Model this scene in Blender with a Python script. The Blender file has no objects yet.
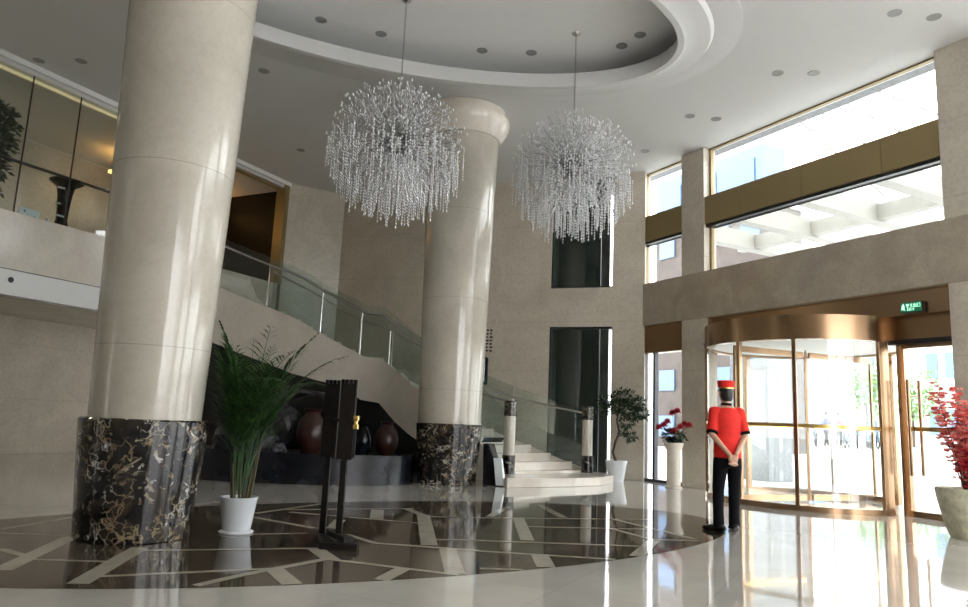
import bpy, bmesh, math, random
from mathutils import Vector, Matrix, Quaternion
SC = bpy.context.scene
COL = SC.collection
PI = math.pi
random.seed(7)

# ------------------------------------------------------------------ camera
cam_d = bpy.data.cameras.new('camera'); cam = bpy.data.objects.new('camera', cam_d); COL.objects.link(cam)
cam_d.sensor_width = 36; cam_d.lens = 715.3 / 968 * 36; cam_d.clip_end = 500
_p, _r = .16247, .04392
_cp, _sp, _c, _s = math.cos(_p), math.sin(_p), math.cos(_r), math.sin(_r)
cam.matrix_world = Matrix(((_c, -_s, 0, 0), (-_s*_sp, -_c*_sp, -_cp, 0), (_s*_cp, _c*_cp, -_sp, 1.17), (0, 0, 0, 1)))
SC.camera = cam
# ------------------------------------------------------------------ world, sun, exposure
w = bpy.data.worlds.new('sky'); SC.world = w; w.use_nodes = True
bg = w.node_tree.nodes['Background']; bg.inputs[0].default_value = (.965, .975, 1, 1); bg.inputs[1].default_value = 4.2
SC.view_settings.view_transform = 'Standard'; SC.view_settings.look = 'None'
SC.view_settings.gamma = 1; SC.view_settings.use_curve_mapping = False
SC.view_settings.exposure = 0.95

# right wall frame: s runs away from the camera along the wall, n points outdoors
RW = Vector((4.29, 15.30)); AZ = -.4918
RU = Vector((math.sin(AZ), math.cos(AZ))); RN = Vector((math.cos(AZ), -math.sin(AZ)))
def R(s, n, z=0): p = RW + RU*s + RN*n; return Vector((p.x, p.y, z))
# left wall frame: n points into the gallery
LW = Vector((-5.33, 18.4)); AL = .46
LU = Vector((math.sin(AL), math.cos(AL))); LN = Vector((-math.cos(AL), math.sin(AL)))
def L(s, n, z=0): p = LW + LU*s + LN*n; return Vector((p.x, p.y, z))
# back wall frame: s from its left corner, n away from the hall
BW = Vector((-4.0, 19.25)); BU = (Vector((3.6, 16.4)) - BW).normalized(); BN = Vector((-BU.y, BU.x))
def B(s, n, z=0): p = BW + BU*s + BN*n; return Vector((p.x, p.y, z))
CEIL = 7.22

# ------------------------------------------------------------------ materials
MATS = {}
def nm(name):
    m = bpy.data.materials.new(name); m.use_nodes = True; MATS[name] = m
    return m, m.node_tree, m.node_tree.nodes, m.node_tree.links, m.node_tree.nodes['Principled BSDF']
def ramp(ns, stops):
    r = ns.new('ShaderNodeValToRGB'); e = r.color_ramp.elements
    while len(e) < len(stops): e.new(.5)
    for el, (p, c) in zip(e, stops): el.position = p; el.color = (*c, 1) if len(c) == 3 else c
    return r
def coords(ns, ls, scale=(1, 1, 1)):
    t = ns.new('ShaderNodeTexCoord'); mp = ns.new('ShaderNodeMapping'); mp.inputs['Scale'].default_value = scale
    ls.new(t.outputs['Object'], mp.inputs[0]); return mp.outputs[0]
def noise(ns, ls, v, scale, detail=4, dist=0., rough=.5):
    n = ns.new('ShaderNodeTexNoise'); n.inputs['Scale'].default_value = scale; n.inputs['Detail'].default_value = detail
    n.inputs['Distortion'].default_value = dist; n.inputs['Roughness'].default_value = rough; ls.new(v, n.inputs['Vector']); return n.outputs['Fac']
def solid(name, c, rough=.5, metal=0, var=.12, scale=6, spec=.5, coat=0, bump=0):
    m, t, ns, ls, b = nm(name)
    v = coords(ns, ls); f = noise(ns, ls, v, scale)
    r = ramp(ns, [(.3, tuple(x*(1-var) for x in c)), (.7, tuple(min(1, x*(1+var)) for x in c))])
    ls.new(f, r.inputs[0]); ls.new(r.outputs[0], b.inputs['Base Color'])
    b.inputs['Roughness'].default_value = rough; b.inputs['Metallic'].default_value = metal
    b.inputs['Specular IOR Level'].default_value = spec; b.inputs['Coat Weight'].default_value = coat
    b.inputs['Coat Roughness'].default_value = .05
    if bump:
        bp = ns.new('ShaderNodeBump'); bp.inputs['Strength'].default_value = bump; bp.inputs['Distance'].default_value = .01
        ls.new(noise(ns, ls, v, scale*8), bp.inputs['Height']); ls.new(bp.outputs[0], b.inputs['Normal'])
    return m
def emis(name, c, s):
    m, t, ns, ls, b = nm(name); b.inputs['Base Color'].default_value = (*c, 1)
    b.inputs['Emission Color'].default_value = (*c, 1); b.inputs['Emission Strength'].default_value = s; return m
def glassm(name, tint=(1, 1, 1), refl=1.0, rough=0.0):
    m, t, ns, ls, b = nm(name); ns.remove(b); out = ns['Material Output']
    tr = ns.new('ShaderNodeBsdfTransparent'); tr.inputs[0].default_value = (*tint, 1)
    g = ns.new('ShaderNodeBsdfGlossy'); g.inputs['Roughness'].default_value = rough
    ge = ns.new('ShaderNodeNewGeometry'); dt = ns.new('ShaderNodeVectorMath'); dt.operation = 'DOT_PRODUCT'
    ls.new(ge.outputs['Normal'], dt.inputs[0]); ls.new(ge.outputs['Incoming'], dt.inputs[1])
    def mth(op, a, v=None):
        q = ns.new('ShaderNodeMath'); q.operation = op; q.use_clamp = op != 'ABSOLUTE'; ls.new(a, q.inputs[0 if op != 'SUBTRACT' else 1])
        if op == 'SUBTRACT': q.inputs[0].default_value = v
        elif v is not None: q.inputs[1].default_value = v
        return q.outputs[0]
    f5 = mth('POWER', mth('SUBTRACT', mth('ABSOLUTE', dt.outputs['Value']), 1.0), 5)   # Schlick reflectance, same from both faces
    ad = mth('ADD', mth('MULTIPLY', f5, .94), .045)
    mu = ns.new('ShaderNodeMath'); mu.operation = 'MULTIPLY'; mu.inputs[1].default_value = refl; ls.new(ad, mu.inputs[0])
    mx = ns.new('ShaderNodeMixShader'); ls.new(mu.outputs[0], mx.inputs[0]); ls.new(tr.outputs[0], mx.inputs[1]); ls.new(g.outputs[0], mx.inputs[2])
    ls.new(mx.outputs[0], out.inputs[0]); return m
def marble(name, base, dark, rough=.25, joint=None, joint_c=None, scale=1., spec=.5, coat=0, grain=.8):
    """beige stone: mottling, fine grain and optional course joints every joint metres of height"""
    m, t, ns, ls, b = nm(name); v = coords(ns, ls)
    f1 = noise(ns, ls, v, 1.1*scale, 6, .8); f2 = noise(ns, ls, v, 16*scale, 5, .3, .7)
    r1 = ramp(ns, [(.3, dark), (.65, base)]); ls.new(f1, r1.inputs[0])
    r2 = ramp(ns, [(.38, (.86, .84, .8)), (.55, (1, 1, 1))]); ls.new(f2, r2.inputs[0])
    mx = ns.new('ShaderNodeMix'); mx.data_type = 'RGBA'; mx.blend_type = 'MULTIPLY'; mx.inputs[0].default_value = grain
    ls.new(r1.outputs[0], mx.inputs[6]); ls.new(r2.outputs[0], mx.inputs[7]); cur = mx.outputs[2]
    if joint:
        sep = ns.new('ShaderNodeSeparateXYZ'); ls.new(v, sep.inputs[0])
        d = ns.new('ShaderNodeMath'); d.operation = 'DIVIDE'; d.inputs[1].default_value = joint; ls.new(sep.outputs[2], d.inputs[0])
        fr = ns.new('ShaderNodeMath'); fr.operation = 'FRACT'; ls.new(d.outputs[0], fr.inputs[0])
        lt = ns.new('ShaderNodeMath'); lt.operation = 'LESS_THAN'; lt.inputs[1].default_value = .008/joint; ls.new(fr.outputs[0], lt.inputs[0])
        m2 = ns.new('ShaderNodeMix'); m2.data_type = 'RGBA'; ls.new(lt.outputs[0], m2.inputs[0]); ls.new(cur, m2.inputs[6])
        m2.inputs[7].default_value = (*(joint_c or tuple(x*.8 for x in dark)), 1); cur = m2.outputs[2]
    ls.new(cur, b.inputs['Base Color']); b.inputs['Roughness'].default_value = rough; b.inputs['Specular IOR Level'].default_value = spec
    b.inputs['Coat Weight'].default_value = coat; b.inputs['Coat Roughness'].default_value = .04
    return m
def veined(name):
    m, t, ns, ls, b = nm(name); v = coords(ns, ls)
    wn = ns.new('ShaderNodeTexNoise'); wn.inputs['Scale'].default_value = 3.2; wn.inputs['Detail'].default_value = 6; ls.new(v, wn.inputs['Vector'])
    ad = ns.new('ShaderNodeMix'); ad.data_type = 'RGBA'; ad.blend_type = 'ADD'; ad.inputs[0].default_value = 1.3; ls.new(v, ad.inputs[6]); ls.new(wn.outputs['Color'], ad.inputs[7])
    vo = ns.new('ShaderNodeTexVoronoi'); vo.feature = 'DISTANCE_TO_EDGE'; vo.inputs['Scale'].default_value = 5; ls.new(ad.outputs[2], vo.inputs['Vector'])
    rv = ramp(ns, [(0, (1, 1, 1)), (.02, (.8, .8, .8)), (.07, (0, 0, 0))]); ls.new(vo.outputs[0], rv.inputs[0])
    msk = noise(ns, ls, v, 2.3, 5, 1.5); rm = ramp(ns, [(.45, (0, 0, 0)), (.58, (1, 1, 1))]); ls.new(msk, rm.inputs[0])
    k = ns.new('ShaderNodeMath'); k.operation = 'MULTIPLY'; ls.new(rv.outputs[0], k.inputs[0]); ls.new(rm.outputs[0], k.inputs[1])
    vc = ramp(ns, [(.4, (.50, .47, .42)), (.5, (.30, .25, .16)), (.62, (.20, .14, .08)), (.75, (.55, .54, .55))]); ls.new(noise(ns, ls, v, 5, 3), vc.inputs[0])
    bs = ramp(ns, [(.4, (.006, .006, .008)), (.62, (.028, .022, .018)), (.72, (.05, .035, .02))]); ls.new(noise(ns, ls, v, 4, 6, 1.), bs.inputs[0])
    mx = ns.new('ShaderNodeMix'); mx.data_type = 'RGBA'; ls.new(k.outputs[0], mx.inputs[0]); ls.new(bs.outputs[0], mx.inputs[6]); ls.new(vc.outputs[0], mx.inputs[7])
    # larger pale breccia patches
    p = noise(ns, ls, v, 6.0, 8, 1.6, .66); rp = ramp(ns, [(.585, (0, 0, 0)), (.61, (1, 1, 1))]); ls.new(p, rp.inputs[0])
    m3 = ns.new('ShaderNodeMix'); m3.data_type = 'RGBA'; ls.new(rp.outputs[0], m3.inputs[0]); ls.new(mx.outputs[2], m3.inputs[6]); ls.new(vc.outputs[0], m3.inputs[7])
    ls.new(m3.outputs[2], b.inputs['Base Color']); b.inputs['Roughness'].default_value = .12; return m
def floor_mat():
    m, t, ns, ls, b = nm('floor_marble'); v = coords(ns, ls)
    r1 = ramp(ns, [(.3, (.57, .54, .49)), (.7, (.66, .63, .58))]); ls.new(noise(ns, ls, v, 1.6, 6, .6), r1.inputs[0])
    mp = ns.new('ShaderNodeMapping'); mp.inputs['Rotation'].default_value = (0, 0, .49); ls.new(v, mp.inputs[0])
    br = ns.new('ShaderNodeTexBrick'); br.offset = 0; br.inputs['Scale'].default_value = 1; br.inputs['Brick Width'].default_value = 1; br.inputs['Row Height'].default_value = 1
    br.inputs['Mortar Size'].default_value = .003; br.inputs['Color1'].default_value = (1, 1, 1, 1); br.inputs['Color2'].default_value = (.96, .96, .96, 1); br.inputs['Mortar'].default_value = (.8, .8, .78, 1)
    ls.new(mp.outputs[0], br.inputs['Vector'])
    mx = ns.new('ShaderNodeMix'); mx.data_type = 'RGBA'; mx.blend_type = 'MULTIPLY'; mx.inputs[0].default_value = 1
    ls.new(r1.outputs[0], mx.inputs[6]); ls.new(br.outputs[0], mx.inputs[7]); ls.new(mx.outputs[2], b.inputs['Base Color'])
    b.inputs['Roughness'].default_value = .06; b.inputs['IOR'].default_value = 1.6; b.inputs['Coat Weight'].default_value = .4; b.inputs['Coat Roughness'].default_value = .02
    return m
def leafm(name, c1, c2, rough=.45):
    m, t, ns, ls, b = nm(name); v = coords(ns, ls); r = ramp(ns, [(.35, c1), (.65, c2)]); ls.new(noise(ns, ls, v, 9, 3), r.inputs[0])
    ls.new(r.outputs[0], b.inputs['Base Color']); b.inputs['Roughness'].default_value = rough; return m

floor_mat()
marble('wall_stone', (.63, .575, .485), (.52, .47, .395), .22, 1.2, scale=1)
marble('band_stone', (.46, .40, .32), (.36, .31, .25), .2, None, scale=1.4)
marble('pale_stone', (.78, .72, .64), (.68, .62, .545), .15, None, grain=.4)
marble('column_stone', (.60, .56, .485), (.49, .455, .385), .15, 1.7, scale=.9, coat=.3, grain=.35)
veined('veined_marble')
solid('ceiling_paint', (.66, .66, .65), .8, var=.01)
solid('white_paint', (.84, .84, .83), .6, var=.01)
marble('dark_stone', (.105, .080, .056), (.060, .045, .033), .06, scale=2)
marble('cream_strip', (.48, .44, .37), (.40, .37, .31), .07, scale=3)
solid('brass', (.36, .235, .14), .24, 1, var=.08, scale=2)
solid('bright_brass', (.85, .58, .22), .2, 1, var=.05)
solid('gold_panel', (.30, .225, .105), .38, .35, var=.03, scale=1)
solid('steel', (.62, .62, .62), .22, 1, var=.03)
solid('matte_metal', (.34, .34, .33), .6, .3, var=.03)
solid('dark_steel', (.05, .05, .055), .3, .8, var=.1)
glassm('clear_glass', (.97, .985, .98), 1.0)
glassm('green_glass', (.90, .94, .93), 1.6)
glassm('dark_glass', (.35, .42, .40), 1.2)
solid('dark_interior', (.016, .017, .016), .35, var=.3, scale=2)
solid('shaft_panel', (.085, .10, .092), .4, var=.2, scale=2)
solid('black_gloss', (.006, .007, .011), .2, var=.3, scale=3, spec=.3)
solid('dark_wood', (.009, .007, .006), .5, var=.4, scale=14, spec=.2)
solid('red_brown_clay', (.035, .011, .007), .35, var=.3, scale=5)
solid('rock', (.035, .035, .042), .3, var=.7, scale=7, bump=.6)
solid('white_ceramic', (.74, .78, .82), .25, var=.03)
solid('pot_stone', (.52, .50, .36), .6, var=.25, scale=12, bump=.4)
solid('soil', (.03, .022, .015), .9, var=.4, scale=30)
leafm('palm_leaf', (.010, .034, .007), (.035, .12, .018))
leafm('palm_stem', (.09, .065, .022), (.04, .05, .015))
leafm('tree_leaf', (.008, .028, .008), (.025, .07, .02))
leafm('bark', (.05, .035, .022), (.09, .065, .045), .8)
leafm('red_petal', (.90, .16, .14), (.98, .42, .37))
leafm('crimson_petal', (.5, .012, .025), (.65, .03, .06))
leafm('dark_twig', (.05, .015, .015), (.09, .03, .025), .7)
solid('red_cloth', (.78, .02, .012), .8, var=.08, scale=12)
solid('black_cloth', (.006, .006, .008), .9, var=.2, spec=.15)
solid('black_leather', (.008, .008, .008), .25)
solid('skin', (.62, .36, .25), .5, var=.04, scale=20)
solid('hair', (.006, .005, .005), .45)
solid('white_board', (.85, .92, .97), .4, var=.03)
solid('plaza_paving', (.5, .5, .49), .6, var=.08, scale=.5)
solid('granite', (.17, .175, .19), .5, var=.3, scale=14)
solid('facade_pale', (.42, .43, .45), .6, var=.04)
solid('facade_brown', (.05, .036, .03), .6, var=.3, scale=3)
solid('facade_blue_glass', (.10, .16, .26), .15, .2, var=.1, scale=.3)
solid('canopy_steel', (.30, .29, .26), .5, var=.03)
leafm('street_leaf', (.10, .20, .06), (.22, .36, .12))
solid('bike_paint', (.10, .22, .30), .35, var=.5, scale=2)
solid('rubber', (.02, .02, .02), .7)
solid('jacket_blue', (.05, .07, .16), .8)
solid('jacket_red', (.45, .12, .12), .8)
emis('exit_green', (.005, .10, .05), .35)
emis('exit_white', (.45, .9, .65), .9)
emis('warm_cove', (1, .55, .16), 1.6)
emis('warm_fill', (1, .8, .5), 2)
emis('screen_glow', (.45, .65, .9), .5)
emis('soft_cove', (.8, .66, .38), .22)
m, t, ns, ls, b = nm('crystal'); b.inputs['Base Color'].default_value = (.86, .88, .92, 1); b.inputs['Roughness'].default_value = .08
ls.new(ramp(ns, [(.35, (.78, .80, .84)), (.65, (1, 1, 1))]).outputs[0], b.inputs['Base Color'])
_n = [n for n in ns if n.type == 'VALTORGB'][0]; ls.new(noise(ns, ls, coords(ns, ls), 25, 2), _n.inputs[0])
b.inputs['Specular IOR Level'].default_value = .9; b.inputs['Transmission Weight'].default_value = .25; b.inputs['IOR'].default_value = 1.6

# ------------------------------------------------------------------ mesh builder
class MB:
    def __init__(s): s.v = []; s.f = []; s.m = []; s.mi = 0
    def add(s, vs, fs):
        b = len(s.v); s.v += [tuple(v) for v in vs]; s.f += [tuple(i+b for i in f) for f in fs]; s.m += [s.mi]*len(fs); return s
    def hexa(s, c):  # 8 corners: bottom ring 0-3, top ring 4-7
        return s.add(c, [(3, 2, 1, 0), (4, 5, 6, 7), (0, 1, 5, 4), (1, 2, 6, 5), (2, 3, 7, 6), (3, 0, 4, 7)])
    def box(s, x0, x1, y0, y1, z0, z1):
        return s.hexa([(x0, y0, z0), (x1, y0, z0), (x1, y1, z0), (x0, y1, z0), (x0, y0, z1), (x1, y0, z1), (x1, y1, z1), (x0, y1, z1)])
    def fbox(s, F, s0, s1, n0, n1, z0, z1):
        return s.hexa([F(s0, n0, z0), F(s1, n0, z0), F(s1, n1, z0), F(s0, n1, z0), F(s0, n0, z1), F(s1, n0, z1), F(s1, n1, z1), F(s0, n1, z1)])
    def prism(s, pts, z0, z1):
        n = len(pts); vs = [(p[0], p[1], z0) for p in pts] + [(p[0], p[1], z1) for p in pts]
        return s.add(vs, [tuple(range(n-1, -1, -1)), tuple(range(n, 2*n))] + [(i, (i+1) % n, n+(i+1) % n, n+i) for i in range(n)])
    def lathe(s, prof, c=(0, 0, 0), n=32, sx=1, sy=1):
        vs = []; fs = []
        for r, z in prof:
            for k in range(n):
                a = 2*PI*k/n; vs.append((c[0]+r*sx*math.cos(a), c[1]+r*sy*math.sin(a), c[2]+z))
        for i in range(len(prof)-1):
            for k in range(n): fs.append((i*n+k, i*n+(k+1) % n, (i+1)*n+(k+1) % n, (i+1)*n+k))
        if prof[0][0] > 1e-4: fs.append(tuple(range(n-1, -1, -1)))
        if prof[-1][0] > 1e-4: fs.append(tuple(range((len(prof)-1)*n, len(prof)*n)))
        return s.add(vs, fs)
    def tube(s, pts, r, n=8, cap=True):
        pts = [Vector(p) for p in pts]; rs = r if isinstance(r, (list, tuple)) else [r]*len(pts)
        vs = []; fs = []; ref = None
        for i, p in enumerate(pts):
            d = (pts[min(i+1, len(pts)-1)] - pts[max(i-1, 0)]).normalized()
            if ref is None: ref = d.orthogonal().normalized()
            ref = (ref - d*ref.dot(d)).normalized(); q = d.cross(ref)
            for k in range(n): a = 2*PI*k/n; vs.append(p + (ref*math.cos(a) + q*math.sin(a))*rs[i])
        for i in range(len(pts)-1):
            for k in range(n): fs.append((i*n+k, i*n+(k+1) % n, (i+1)*n+(k+1) % n, (i+1)*n+k))
        if cap: fs.append(tuple(range(n-1, -1, -1))); fs.append(tuple(range((len(pts)-1)*n, len(pts)*n)))
        return s.add(vs, fs)
    def loft(s, rings, n=20):
        """rings: (centre, rx, ry, optional axis frame) horizontal ellipses, or with direction vectors"""
        vs = []; fs = []
        for rg in rings:
            c = Vector(rg[0]); ax = Vector(rg[3]) if len(rg) > 3 else Vector((1, 0, 0)); ay = Vector(rg[4]) if len(rg) > 4 else Vector((0, 1, 0))
            for k in range(n): a = 2*PI*k/n; vs.append(c + ax*rg[1]*math.cos(a) + ay*rg[2]*math.sin(a))
        for i in range(len(rings)-1):
            for k in range(n): fs.append((i*n+k, i*n+(k+1) % n, (i+1)*n+(k+1) % n, (i+1)*n+k))
        fs.append(tuple(range(n-1, -1, -1))); fs.append(tuple(range((len(rings)-1)*n, len(rings)*n)))
        return s.add(vs, fs)
    def octa(s, c, r, h):
        x, y, z = c
        return s.add([(x+r, y, z), (x, y+r, z), (x-r, y, z), (x, y-r, z), (x, y, z+h), (x, y, z-h)],
                     [(0, 1, 4), (1, 2, 4), (2, 3, 4), (3, 0, 4), (1, 0, 5), (2, 1, 5), (3, 2, 5), (0, 3, 5)])
    def leaf(s, p, d, up, l, w):
        d = Vector(d).normalized(); sd = d.cross(Vector(up)); sd = (sd if sd.length > 1e-3 else d.orthogonal()).normalized(); nn = sd.cross(d)
        p = Vector(p)
        return s.add([p, p+d*l*.45+sd*w+nn*w*.3, p+d*l, p+d*l*.45-sd*w+nn*w*.3], [(0, 1, 2), (0, 2, 3)])
    def build(s, name, mat, parent=None, smooth=False, angle=None, kind=None, bevel=0):
        me = bpy.data.meshes.new(name); me.from_pydata(s.v, [], s.f); me.update()
        bm = bmesh.new(); bm.from_mesh(me); bmesh.ops.recalc_face_normals(bm, faces=bm.faces) if len(s.f) < 60000 else None
        bm.to_mesh(me); bm.free()
        for mm in (mat if isinstance(mat, (list, tuple)) else [mat]): me.materials.append(MATS[mm])
        if isinstance(mat, (list, tuple)):
            for p, i in zip(me.polygons, s.m): p.material_index = i
        if smooth:
            for p in me.polygons: p.use_smooth = True
            me.set_sharp_from_angle(angle=angle or math.radians(40))
        o = bpy.data.objects.new(name, me); COL.objects.link(o)
        if parent: o.parent = parent
        if kind: o['kind'] = kind
        if bevel:
            b = o.modifiers.new('bevel', 'BEVEL'); b.width = bevel; b.segments = 2; b.limit_method = 'ANGLE'
        return o
def struct(name, mb, mat, **k): return mb.build(name, mat, kind='structure', **k)
def thing(name, label, cat, loc=(0, 0, 0), rz=0, group=None):
    o = bpy.data.objects.new(name, None); COL.objects.link(o); o.location = loc; o.rotation_euler = (0, 0, rz); o.empty_display_size = .1
    o['label'] = label; o['category'] = cat
    if group: o['group'] = group
    return o
def tag(o, label, cat, group=None):
    o['label'] = label; o['category'] = cat
    if group: o['group'] = group
    return o
def wpart(mb, name, mat, root, **k):
    """mesh written in world coordinates under a root that stands at its own base"""
    inv = (Matrix.Translation(root.location) @ Matrix.Rotation(root.rotation_euler.z, 4, 'Z')).inverted()
    mb.v = [tuple(inv @ Vector(v)) for v in mb.v]; return mb.build(name, mat, root, **k)
def copy_tree(o, parent=None):
    c = o.copy(); COL.objects.link(c); c.parent = parent
    for ch in list(KIDS.get(o.name, [x for x in bpy.data.objects if x.parent == o])): copy_tree(ch, c)
    return c
KIDS = {}
def ellipse(c, a, b, ax, n=96):
    ax = Vector(ax).normalized(); ay = Vector((-ax.y, ax.x))
    return [Vector(c) + ax*a*math.cos(2*PI*k/n) + ay*b*math.sin(2*PI*k/n) for k in range(n)]

# ------------------------------------------------------------------ floor, ceiling
MB_f = MB(); MB_f.prism([(-19, -3.2), (14.2, -3.2), R(-5.5, .9), R(-.7, 3.4), R(1.5, .4), (4.4, 17.5), (-6, 21), (-12, 21), (-19, 14)], -.2, 0)
struct('floor', MB_f, 'floor_marble')
CE_C, CE_X = (-1.195, 9.532), (.954, .3)
def slab_with_hole(name, outer, hole, z, mat, thick=None):
    bm = bmesh.new(); vo = [bm.verts.new((p[0], p[1], z)) for p in outer]; vi = [bm.verts.new((p[0], p[1], z)) for p in hole]
    es = [bm.edges.new((l[i], l[(i+1) % len(l)])) for l in (vo, vi) for i in range(len(l))]
    bmesh.ops.triangle_fill(bm, use_beauty=True, use_dissolve=False, edges=es)
    if thick:
        r = bmesh.ops.extrude_face_region(bm, geom=bm.faces[:]); bmesh.ops.translate(bm, vec=(0, 0, thick), verts=[v for v in r['geom'] if isinstance(v, bmesh.types.BMVert)])
    bmesh.ops.recalc_face_normals(bm, faces=bm.faces)
    me = bpy.data.meshes.new(name); bm.to_mesh(me); bm.free(); me.materials.append(MATS[mat])
    o = bpy.data.objects.new(name, me); COL.objects.link(o); o['kind'] = 'structure'; return o
room = [R(1.75, .35), B(0, .3), L(.15, .3), L(-24.5, .05), (-16.2, -3.2), (14.2, -3.2), R(-19.5, .35)]
slab_with_hole('ceiling', [(p[0], p[1]) for p in room], ellipse(CE_C, 4.98, 2.83, CE_X), CEIL, 'ceiling_paint', .35)
# stepped plaster ring around the oval recess
def oval_ring(name, prof, mat):
    m = MB(); n = 128; vs = []; ax = Vector(CE_X).normalized(); ay = Vector((-ax.y, ax.x)); c = Vector(CE_C)
    for off, z in prof:
        for k in range(n):
            a = 2*PI*k/n; d = ax*math.cos(a)*(4.18+off) + ay*math.sin(a)*(2.03+off); vs.append((c.x+d.x, c.y+d.y, z))
    q = len(prof); fs = [(i*n+k, i*n+(k+1) % n, ((i+1) % q)*n+(k+1) % n, ((i+1) % q)*n+k) for i in range(q) for k in range(n)]
    m.add(vs, fs); return struct(name, m, mat, smooth=True, angle=math.radians(25))
oval_ring('trim_1', [(.96, 7.22), (.96, 7.20), (.80, 7.185), (.72, 7.17), (.55, 7.17), (.50, 7.10), (.34, 7.08), (.16, 7.05), (.10, 7.02), (0, 7.02), (0, 7.17), (.06, 7.17), (.06, 7.3), (.8, 7.3)], 'ceiling_paint')
rec = MB(); rec.prism(ellipse(CE_C, 4.9, 2.75, CE_X), 7.62, 7.7); struct('ceiling_recess', rec, 'white_paint')  # lighter paint makes up for light lost in the deep recess
rs_ = MB(); e1 = ellipse(CE_C, 4.9, 2.75, CE_X); e2 = ellipse(CE_C, 5.0, 2.85, CE_X); n_ = len(e1)
rs_.add([(*p, 7.3) for p in e1] + [(*p, 7.3) for p in e2] + [(*p, 7.66) for p in e1] + [(*p, 7.66) for p in e2],
        [f for i in range(n_) for j in [(i+1) % n_] for f in ((i, j, 2*n_+j, 2*n_+i), (n_+j, n_+i, 3*n_+i, 3*n_+j), (i, n_+i, n_+j, j))])
struct('trim_2', rs_, 'ceiling_paint', smooth=True)

# floor medallion of dark stone with cream strips
med = MB(); ell = ellipse((-.941, 7.87), 4.626, 2.30, (-.85, -.527), 120)
med.add([(*p, .002) for p in ell], [tuple(range(120))])
S = [  # floor segments of the strips (x0, y0, x1, y1, half width)
    (-4.32, 6.80, -4.15, 7.71, 0.040), (-4.20, 6.62, -3.62, 6.64, 0.032), (-3.27, 5.22, -3.55, 6.60, 0.072), (-3.74, 5.93, -3.43, 5.74, 0.040), (-3.33, 5.61, -2.75, 5.65, 0.024), (-2.58, 4.94, -2.78, 6.24, 0.072),
    (-2.74, 6.12, -1.98, 6.36, 0.028), (-1.98, 6.36, -1.39, 6.56, 0.028), (-2.58, 5.16, -1.51, 5.66, 0.028), (-1.84, 5.03, -1.66, 5.39, 0.040), (-1.66, 5.39, -1.19, 6.12, 0.040), (-1.40, 6.58, -1.14, 6.07, 0.072),
    (-1.49, 5.65, -1.22, 5.16, 0.072), (-1.19, 6.11, 0.01, 5.68, 0.032), (-0.71, 5.25, -0.54, 5.87, 0.064), (-0.23, 6.80, -0.13, 5.76, 0.080), (-1.26, 7.37, -0.92, 6.95, 0.036), (-0.92, 6.95, 0.06, 6.79, 0.036),
    (-2.46, 8.26, -1.65, 7.67, 0.036), (-2.11, 7.14, -1.64, 7.34, 0.028), (-2.20, 8.80, -0.60, 8.35, 0.036), (-2.53, 8.56, -2.00, 9.77, 0.040), (-2.36, 8.96, -0.80, 9.66, 0.032), (-1.23, 9.36, -1.12, 8.47, 0.080),
    (-0.63, 9.08, -0.41, 6.95, 0.080), (-0.90, 9.63, -0.58, 8.91, 0.056), (-0.59, 8.93, 0.07, 9.03, 0.032), (0.07, 9.03, 2.32, 9.60, 0.032), (-0.39, 7.30, 0.06, 7.35, 0.028), (0.06, 7.35, 1.65, 7.43, 0.032),
    (-1.47, 7.68, -1.51, 8.35, 0.064), (0.06, 6.77, 1.39, 6.64, 0.032), (0.06, 6.00, 0.64, 6.03, 0.028), (0.54, 9.14, 0.54, 7.48, 0.072), (0.60, 6.75, 0.61, 6.05, 0.080), (0.61, 8.45, 2.16, 8.69, 0.032),
    (0.93, 10.67, 1.13, 9.40, 0.056), (1.73, 9.53, 2.41, 8.05, 0.040), (1.57, 8.62, 1.89, 7.91, 0.040), (1.85, 7.88, 2.41, 7.97, 0.032), (1.41, 6.64, 1.90, 7.84, 0.064), (0.19, 9.16, 0.44, 10.30, 0.056)
]
def clip(a, b):
    ax = Vector((.85, .527)).normalized(); ay = Vector((-ax.y, ax.x)); c = Vector((-.941, 7.87))
    f = lambda p: ((p-c).dot(ax)/4.61)**2 + ((p-c).dot(ay)/2.285)**2
    a = Vector(a); b = Vector(b); ts = [t/200 for t in range(201) if f(a.lerp(b, t/200)) <= 1]
    return (a.lerp(b, ts[0]), a.lerp(b, ts[-1])) if len(ts) > 2 else None
med.mi = 1
for i, (x0, y0, x1, y1, hw) in enumerate(S):
    r_ = clip((x0, y0), (x1, y1))
    if not r_: continue
    a, b_ = r_; d = (b_-a).normalized(); q = Vector((-d.y, d.x))*hw; z = .0028+.00004*i
    med.add([(*(a+q), z), (*(a-q), z), (*(b_-q), z), (*(b_+q), z)], [(0, 1, 2, 3)])
struct('floor_inlay', med, ['dark_stone', 'cream_strip'])

# ------------------------------------------------------------------ right wall
def seg_wall(name, F, boxes, mat, **k):
    m = MB()
    for b in boxes: m.fbox(F, *b)
    return struct(name, m, mat, **k)
seg_wall('wall_right', R, [(1.42, 1.9, 0, .35, 0, CEIL), (-20, 1.9, .0, .35, 9, 9.1)][:1] + [
    (-20, -11.5, 0, .35, 3.49, 4.47), (-11.5, -6.5, 0, .35, 3.49, 4.47)], 'wall_stone')
seg_wall('wall_right_band', R, [(-6.5, 1.47, -.03, .32, 3.49, 4.47)], 'band_stone')
seg_wall('wall_right_head', R, [(-20, -6.5, .0, .35, 7.13, CEIL)], 'ceiling_paint')
seg_wall('wall_pillar_near', R, [(-.66, 0, 0, .35, 0, 3.49), (-.66, 0, .0, .35, 4.47, CEIL)], 'wall_stone')
seg_wall('wall_pillar_right', R, [(-6.5, -5.53, 0, .6, 0, 3.49), (-6.5, -5.53, 0, .6, 4.47, CEIL)], 'wall_stone')
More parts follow.
